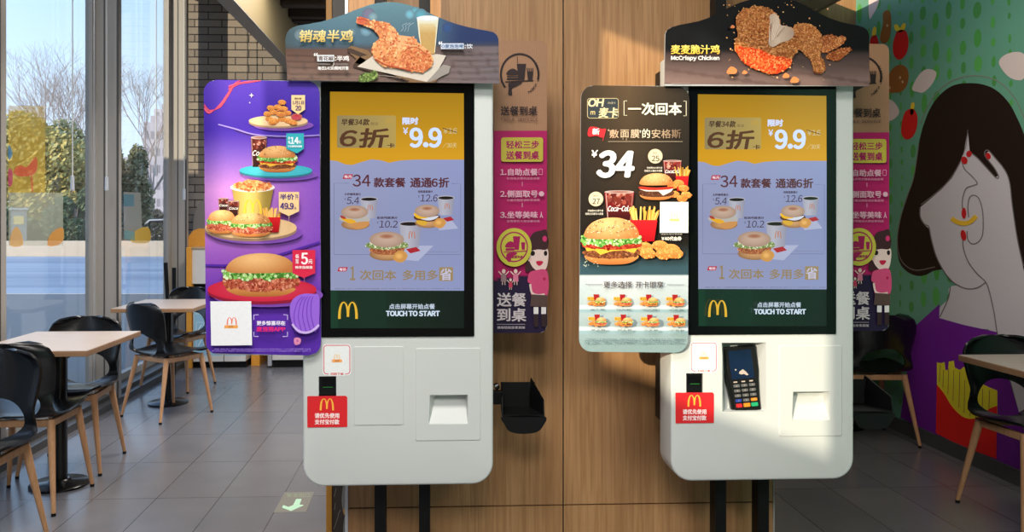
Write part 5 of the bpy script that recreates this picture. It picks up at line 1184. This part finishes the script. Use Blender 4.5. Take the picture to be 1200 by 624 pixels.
# leaning dark rods by the far window
for dx,lab in ((0,'dark rod leaning by the far window, the left one of two'),(.10,'dark rod standing upright by the far window beside a leaning one')):
    p = WY(199,352,7.3); b = MB(); q = WY(194 if dx == 0 else 204, 308 if dx==0 else 314, 7.3); foot = WY(201 if dx==0 else 204.5, 425, 7.3); foot.z = 0
    b.cyl(foot, q, .012, .018, M['black_steel'], 12); o = b.build('dark_rod', smooth=True); c = foot.copy(); o.data.transform(Matrix.Translation(-c)); o.location = c; setp(o,lab,'rod','dark rods by the window')
# floor arrow sticker
fa = empty('floor_arrow_sticker', WZ(346,590,0.0), 'grey floor sticker with a pale green arrow and small characters', 'floor sticker')
A = Art(lambda x,y,l: WZ(x,y,0)+Vector((0,0,l)), 0.0004)
A.poly([(333.5,577.5),(368.3,577),(358.5,600.5),(320.5,601.2)],(120,116,106)); 
A.poly([(347,585.3),(353.5,585.3),(351,592),(356.5,592.5),(341,599.5),(330.5,595.5),(332,592.5),(338,594.8),(343.5,592.5)],(176,214,182))
A.text('安全出口',336,578.3,363,583.3,(140,150,128),.1); A.build('sticker_print', fa, M['ink'])
# ------------------------------------------------------------------ interior reflections painted as translucent sheets on the panes
def reflection_panel(name, pts, c, alpha, lab, c2=None, extra=None):
    root = empty(name, WX(pts[0][0],pts[0][1],XL), lab, 'painted reflection', 'painted reflections on the panes')
    b = MB(); vs = [WX(x,y,XL+.004) for x,y in pts]; b.add(vs,[tuple(range(len(vs)))],reflection_mat(name,c,alpha,c2,6)); b.build('reflection_sheet', root)
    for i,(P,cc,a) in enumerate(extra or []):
        b = MB(); vs = [WX(x,y,XL+.007+i*.001) for x,y in P]; b.add(vs,[tuple(range(len(vs)))],reflection_mat(name+'_shape',cc,a)); b.build('reflection_shape', root)
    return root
reflection_panel('yellow_window_reflection',[(10,124),(53,124),(53,226),(10,226)],(236,200,70),.55,'translucent yellow painted window reflection with a red bird shape',(206,170,60),
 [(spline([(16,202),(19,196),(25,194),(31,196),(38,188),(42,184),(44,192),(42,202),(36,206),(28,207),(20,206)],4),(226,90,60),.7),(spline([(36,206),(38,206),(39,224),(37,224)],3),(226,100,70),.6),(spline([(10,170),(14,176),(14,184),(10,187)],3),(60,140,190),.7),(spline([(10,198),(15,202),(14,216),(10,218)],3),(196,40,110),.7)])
reflection_panel('pale_window_reflection',[(10,226),(74,226),(74,288),(10,288)],(206,206,184),.5,'translucent pale painted window reflection with orange corner arcs, below the yellow one',(188,196,176),
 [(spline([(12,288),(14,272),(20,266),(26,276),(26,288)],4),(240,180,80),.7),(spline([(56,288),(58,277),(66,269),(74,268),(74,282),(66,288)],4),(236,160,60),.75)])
reflection_panel('banner_window_reflection',[(145,225),(165,226),(167,284),(145,282)],(206,206,196),.45,'translucent narrow painted window reflection with teal bands and an orange arc, in the narrow pane',None,
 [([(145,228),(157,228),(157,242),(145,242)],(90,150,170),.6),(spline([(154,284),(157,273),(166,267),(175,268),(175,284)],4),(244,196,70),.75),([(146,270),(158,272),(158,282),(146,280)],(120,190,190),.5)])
# ------------------------------------------------------------------ outside
GZ = -0.05
def struct_(name,b): o = b.build(name); o['kind'] = 'structure'; return o
b = MB(); b.box(-120,-2.62,-40,120,GZ-.1,GZ,mat('pavement',(130,129,126),.9,c2=(118,117,116),scale=2)); struct_('ground',b)
def road_mat():
    m, nt, b_ = nm('blue_grey_road'); b_.inputs['Roughness'].default_value = .6
    tc = nt.nodes.new('ShaderNodeTexCoord'); mp = nt.nodes.new('ShaderNodeMapping'); mp.inputs['Scale'].default_value = (.05,.6,1); mp.inputs['Rotation'].default_value = (0,0,.42)
    nz = nt.nodes.new('ShaderNodeTexNoise'); nz.inputs['Scale'].default_value = 1.2; nz.inputs['Detail'].default_value = 3
    r = nt.nodes.new('ShaderNodeValToRGB'); r.color_ramp.elements[0].position=.35; r.color_ramp.elements[0].color = lin((132,142,158)); r.color_ramp.elements[1].position=.62; r.color_ramp.elements[1].color = lin((170,178,188))
    nt.links.new(tc.outputs['Object'],mp.inputs[0]); nt.links.new(mp.outputs[0],nz.inputs[0]); nt.links.new(nz.outputs['Fac'],r.inputs[0]); nt.links.new(r.outputs[0],b_.inputs['Base Color']); return m
def og(px,py): return WZ(px,py,GZ)
b = MB(); P = [og(-300,345),og(330,345),og(330,301),og(-300,301)]; b.prism([p+Vector((0,0,.001)) for p in P],(0,0,.012),road_mat()); struct_('road',b)
# low pale wall beyond the road
w0, w1 = og(-260,301), og(420,301); d = (w1-w0).normalized(); n_ = Vector((-d.y,d.x,0))
b = MB(); b.prism([w0,w1,w1+n_*.4,w0+n_*.4],(0,0,.62),mat('pale_stone',(200,186,168),.8,c2=(186,172,154),scale=3)); struct_('kerb_wall',b)
def leafmass(name, cx, cy, z0, rx, ry, h, n, s, cols, lab, cat, group=None, seed=1, trunk=0, loose=1.0):
    rnd = random.Random(seed); root = empty(name,(cx,cy,GZ),lab,cat,group)
    mats = [M.setdefault('leaf%s'%str(c), mat('leaf',c,.8,c2=tuple(v*.75 for v in c),scale=3)) for c in cols]
    b = MB()
    blobs = [(rnd.uniform(-.6,.6),rnd.uniform(-.6,.6),rnd.uniform(.15,.85),rnd.uniform(.25,.5)) for _ in range(9)]
    for i in range(n):
        bx,by,bz,br_ = rnd.choice(blobs); v = Vector((rnd.gauss(0,1),rnd.gauss(0,1),rnd.gauss(0,1))).normalized()*rnd.random()**.4
        p = Vector((cx+rx*(bx+v.x*br_), cy+ry*(by+v.y*br_), z0+h*max(.01,bz+v.z*br_*.7)))
        a = Vector((rnd.gauss(0,1),rnd.gauss(0,1),rnd.gauss(0,1))).normalized(); c = a.orthogonal().normalized(); e = a.cross(c); q = s*rnd.uniform(.5,1.4)
        b.add([p-c*q,p+e*q*.6,p+c*q,p-e*q*.6],[(0,1,2,3)],rnd.choice(mats))
    b.build('foliage',root)
    b = MB(); b.cyl((cx,cy,GZ),(cx,cy,z0+h*.6),.12+trunk,.05,M['bark'],10); 
    for k in range(5): a = k*1.3; b.cyl((cx,cy,z0+h*.15),(cx+rx*.5*math.cos(a),cy+ry*.5*math.sin(a),z0+h*.6),.06,.02,M['bark'],6)
    b.build('trunk',root)
    return root
M['bark'] = mat('bark',(176,160,150),.9,c2=(150,134,126),scale=10)
def away(px, dist):  # point on the ground at a heading, dist metres out
    r = ray(px,260); return Vector((r[0]*dist, r[1]*dist, GZ))
yl = [(236,214,130),(214,202,128),(190,186,120)]; dk_ = [(112,136,104),(90,116,88),(132,150,112)]
for i,(px,dist,rx,z0,h,n,s,cols,lab,cat) in enumerate((
 (62,50,4.4,.6,6.6,16000,.17,yl,'broad olive-yellow tree beyond the road, seen through the large pane','tree'),
 (20,56,3.4,.6,7.6,13000,.17,yl,'yellowish tree behind the yellow window reflection','tree'),
 (98,52,2.6,.8,6.0,12000,.16,[(190,186,136),(166,170,126),(206,196,142)],'tall olive tree beside the wide window post','tree'),
 (147,56,2.0,.8,6.0,9000,.15,[(150,152,114),(130,136,100),(170,164,120)],'green-grey tree at the edge of the narrow pane','tree'),
 (88,44,1.7,.3,2.9,9000,.10,dk_,'round dark green shrub beyond the road wall','shrub'),
 (30,47,1.8,.2,1.9,3500,.14,dk_,'low dark shrub behind the pale window reflection','shrub'),
 (170,70,3.2,.3,2.4,3500,.18,[(128,122,110),(110,108,96)],'low grey-green bushes in the narrow pane','shrub'))):
    c = away(px,dist); leafmass('leafy_tree' if cat == 'tree' else 'shrub', c.x,c.y,z0,rx,rx*.8,h,n,s,cols,lab,cat,'trees and shrubs beyond the road',i+3,.05)
# clipped hedge
h0, h1 = away(-40,43), away(240,49)
b = MB(); rnd = random.Random(5); hm = [mat('hedge',(84,88,62),.9,c2=(60,66,44)),mat('hedge',(108,104,76),.9,c2=(80,80,56))]
for i in range(9000):
    t = rnd.random(); p = h0.lerp(h1,t)+Vector((rnd.uniform(-.3,.3),rnd.uniform(-.4,.4),rnd.uniform(.0,1.25))); a = Vector((rnd.gauss(0,1),rnd.gauss(0,1),rnd.gauss(0,1))).normalized(); c = a.orthogonal().normalized(); e = a.cross(c); q = .1*rnd.uniform(.5,1.3)
    b.add([p-c*q,p+e*q*.6,p+c*q,p-e*q*.6],[(0,1,2,3)],rnd.choice(hm))
o = b.build('clipped_hedge'); o['label'] = 'long clipped hedge behind the pale road wall'; o['category'] = 'hedge'
def bare_tree(px, dist, H, lean, lab, seed):
    c = away(px,dist); rnd = random.Random(seed); root = empty('bare_tree', c, lab, 'tree', 'bare winter trees'); b = MB(); tw = MB()
    def grow(p, d_, l, r, dep):
        q = p+d_*l; (b if dep < 3 else tw).cyl(p, q, r, r*.72, M['bark'], 7 if dep < 3 else 4, False)
        if dep >= 6 or r < .004: return
        for k in range(2 if dep else 4):
            ax = Vector((rnd.gauss(0,1),rnd.gauss(0,1),rnd.gauss(0,.4))).normalized(); nd = (d_+ax*rnd.uniform(.45,.85)+Vector((0,0,.04))).normalized()
            grow(q, nd, l*rnd.uniform(.68,.9), r*.62, dep+1)
        if dep < 5: grow(q, (d_+Vector((rnd.uniform(-.2,.2),rnd.uniform(-.2,.2),.05))).normalized(), l*.8, r*.7, dep+1)
    grow(c, Vector((lean,0,1)).normalized(), H*.26, .10, 0); b.build('trunk_and_boughs', root); tw.build('twigs', root)
bare_tree(60,70,15.5,-.10,'bare tree with spreading twigs in the large window pane',21)
bare_tree(112,76,15.5,-.3,'bare leaning tree beside the wide window post',4)
bare_tree(172,66,14.0,.12,'bare tree filling the narrow window pane',9)
# booth, far building, parked car
c = away(22,40); root = empty('roadside_booth', c, 'small grey roadside booth with a yellow panel, seen through the pale window reflection', 'booth')
u = Vector((c.y,-c.x,0)).normalized(); ff = Vector((c.x,c.y,0)).normalized()
def obox(b,c,u,f,w,dp,z0,z1,m): P = [c-u*w-f*dp,c+u*w-f*dp,c+u*w+f*dp,c-u*w+f*dp]; b.prism([Vector((p.x,p.y,z0)) for p in P],(0,0,z1-z0),m)
b = MB(); obox(b,c,u,ff,.34,.3,GZ,1.9,mat('booth_grey',(150,158,166),.5)); b.build('cabinet',root); b = MB(); obox(b,c,u,ff,.42,.38,1.9,2.0,M['alu_light']); b.build('roof_plate',root)
b = MB(); obox(b,c-ff*.31,u,ff,.22,.01,1.2,1.6,mat('yellow_panel',(240,220,150),.5)); b.build('yellow_panel',root)
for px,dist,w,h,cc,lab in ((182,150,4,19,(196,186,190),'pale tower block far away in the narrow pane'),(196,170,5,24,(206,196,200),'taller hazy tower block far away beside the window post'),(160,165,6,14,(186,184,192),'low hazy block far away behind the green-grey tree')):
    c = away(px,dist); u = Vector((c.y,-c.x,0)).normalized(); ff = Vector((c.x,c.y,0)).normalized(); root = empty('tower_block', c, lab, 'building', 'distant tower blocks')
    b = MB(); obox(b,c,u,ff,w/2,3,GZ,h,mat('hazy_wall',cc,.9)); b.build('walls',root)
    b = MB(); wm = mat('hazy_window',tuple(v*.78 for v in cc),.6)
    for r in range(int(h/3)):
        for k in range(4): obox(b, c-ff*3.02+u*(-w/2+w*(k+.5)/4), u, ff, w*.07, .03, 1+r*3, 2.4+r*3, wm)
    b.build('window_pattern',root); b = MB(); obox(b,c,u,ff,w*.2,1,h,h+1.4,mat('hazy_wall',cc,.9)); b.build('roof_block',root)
c = away(186,52); u = Vector((c.y,-c.x,0)).normalized(); ff = Vector((c.x,c.y,0)).normalized(); root = empty('parked_car', c, 'pale parked car across the road in the narrow pane', 'car')
prof = [(-2.1,.3),(-2.1,.75),(-1.9,.95),(-1.2,1.02),(-.7,1.42),(.7,1.46),(1.3,1.05),(2.0,.92),(2.15,.6),(2.15,.3)]
b = MB(); b.prism([c-ff*.8+u*x*.8+Vector((0,0,z+.1)) for x,z in prof], ff*1.6, mat('pale_car_paint',(206,210,216),.3)); b.build('body',root,bevel=.05)
b = MB(); b.prism([c-ff*.82+u*x*.8+Vector((0,0,z+.1)) for x,z in [(-1.05,1.02),(-.62,1.34),(.62,1.38),(1.1,1.04)]], ff*.02, M['black_gloss']); b.build('side_window',root)
for s_ in (-1.35,1.35):
    for k in (-.8,.62):
        b = MB(); q = c+u*s_*.8+ff*k+Vector((0,0,.33)); b.cyl(q,q+ff*.18,.31,.31,M['black_steel'],20); b.build('wheel',root)
# unseen block and taller slab added to shape the sun through the glazing (stands left and behind, out of frame)
b = MB(); b.box(-9.5,-6.0,-16,3.0,GZ,SUN_BLOCK_H,mat('sun_block_render',(170,164,156),.9)); b.box(-9.6,-5.95,-16.1,3.1,SUN_BLOCK_H,SUN_BLOCK_H+.08,M['alu']); b.box(-6.5,-6.05,-4.45,1.9,SUN_BLOCK_H,7.5,mat('sun_block_render',(170,164,156),.9)); o = struct_('sun_block',b)
# ------------------------------------------------------------------ light
w = bpy.data.worlds.new('sky'); SC.world = w; w.use_nodes = True; nt = w.node_tree; bg = nt.nodes['Background']
tc = nt.nodes.new('ShaderNodeTexCoord'); sp = nt.nodes.new('ShaderNodeSeparateXYZ'); r = nt.nodes.new('ShaderNodeValToRGB')
r.color_ramp.elements[0].position = 0.0; r.color_ramp.elements[0].color = lin((216,226,240)); r.color_ramp.elements[1].position = .6; r.color_ramp.elements[1].color = lin((140,178,230))
e = r.color_ramp.elements.new(.25); e.color = lin((176,204,236))
nt.links.new(tc.outputs['Generated'],sp.inputs[0]); nt.links.new(sp.outputs[2],r.inputs[0]); nt.links.new(r.outputs[0],bg.inputs[0]); bg.inputs[1].default_value = SKY
sd = Vector((.62,.785,-.235)).normalized()
l = bpy.data.lights.new('sun','SUN'); l.energy = SUN; l.angle = math.radians(.35); l.color = (1.0,.82,.6); o = bpy.data.objects.new('sun',l); COL.objects.link(o); o.rotation_euler = sd.to_track_quat('-Z','Y').to_euler()
for (x,y,z,sx_,sy_,p,c) in FILL_LAMPS:  # unseen area lamps without fixtures, added to fill the room
    l = bpy.data.lights.new('ceiling_fill','AREA'); l.shape = 'RECTANGLE'; l.size = sx_; l.size_y = sy_; l.energy = p; l.color = c
    o = bpy.data.objects.new('ceiling_fill',l); COL.objects.link(o); o.location = (x,y,z)
cam = bpy.data.cameras.new('camera'); cam.sensor_width = 36; cam.lens = 36*F/1200; cam.shift_x = (600-PX0)/1200; cam.shift_y = (PY0-312)/1200; cam.clip_end = 500
o = bpy.data.objects.new('camera',cam); COL.objects.link(o); o.location = (0,0,CH); o.rotation_euler = (math.radians(90),0,-TH); SC.camera = o
SC.view_settings.view_transform = 'Standard'; SC.view_settings.look = 'None'; SC.view_settings.gamma = 1; SC.view_settings.use_curve_mapping = False; SC.view_settings.exposure = EXPO
SC.cycles.max_bounces = 8; SC.cycles.diffuse_bounces = 5; SC.cycles.transparent_max_bounces = 12; SC.cycles.sample_clamp_indirect = 6; SC.cycles.caustics_reflective = False; SC.cycles.caustics_refractive = False
SC.cycles.use_denoising = True
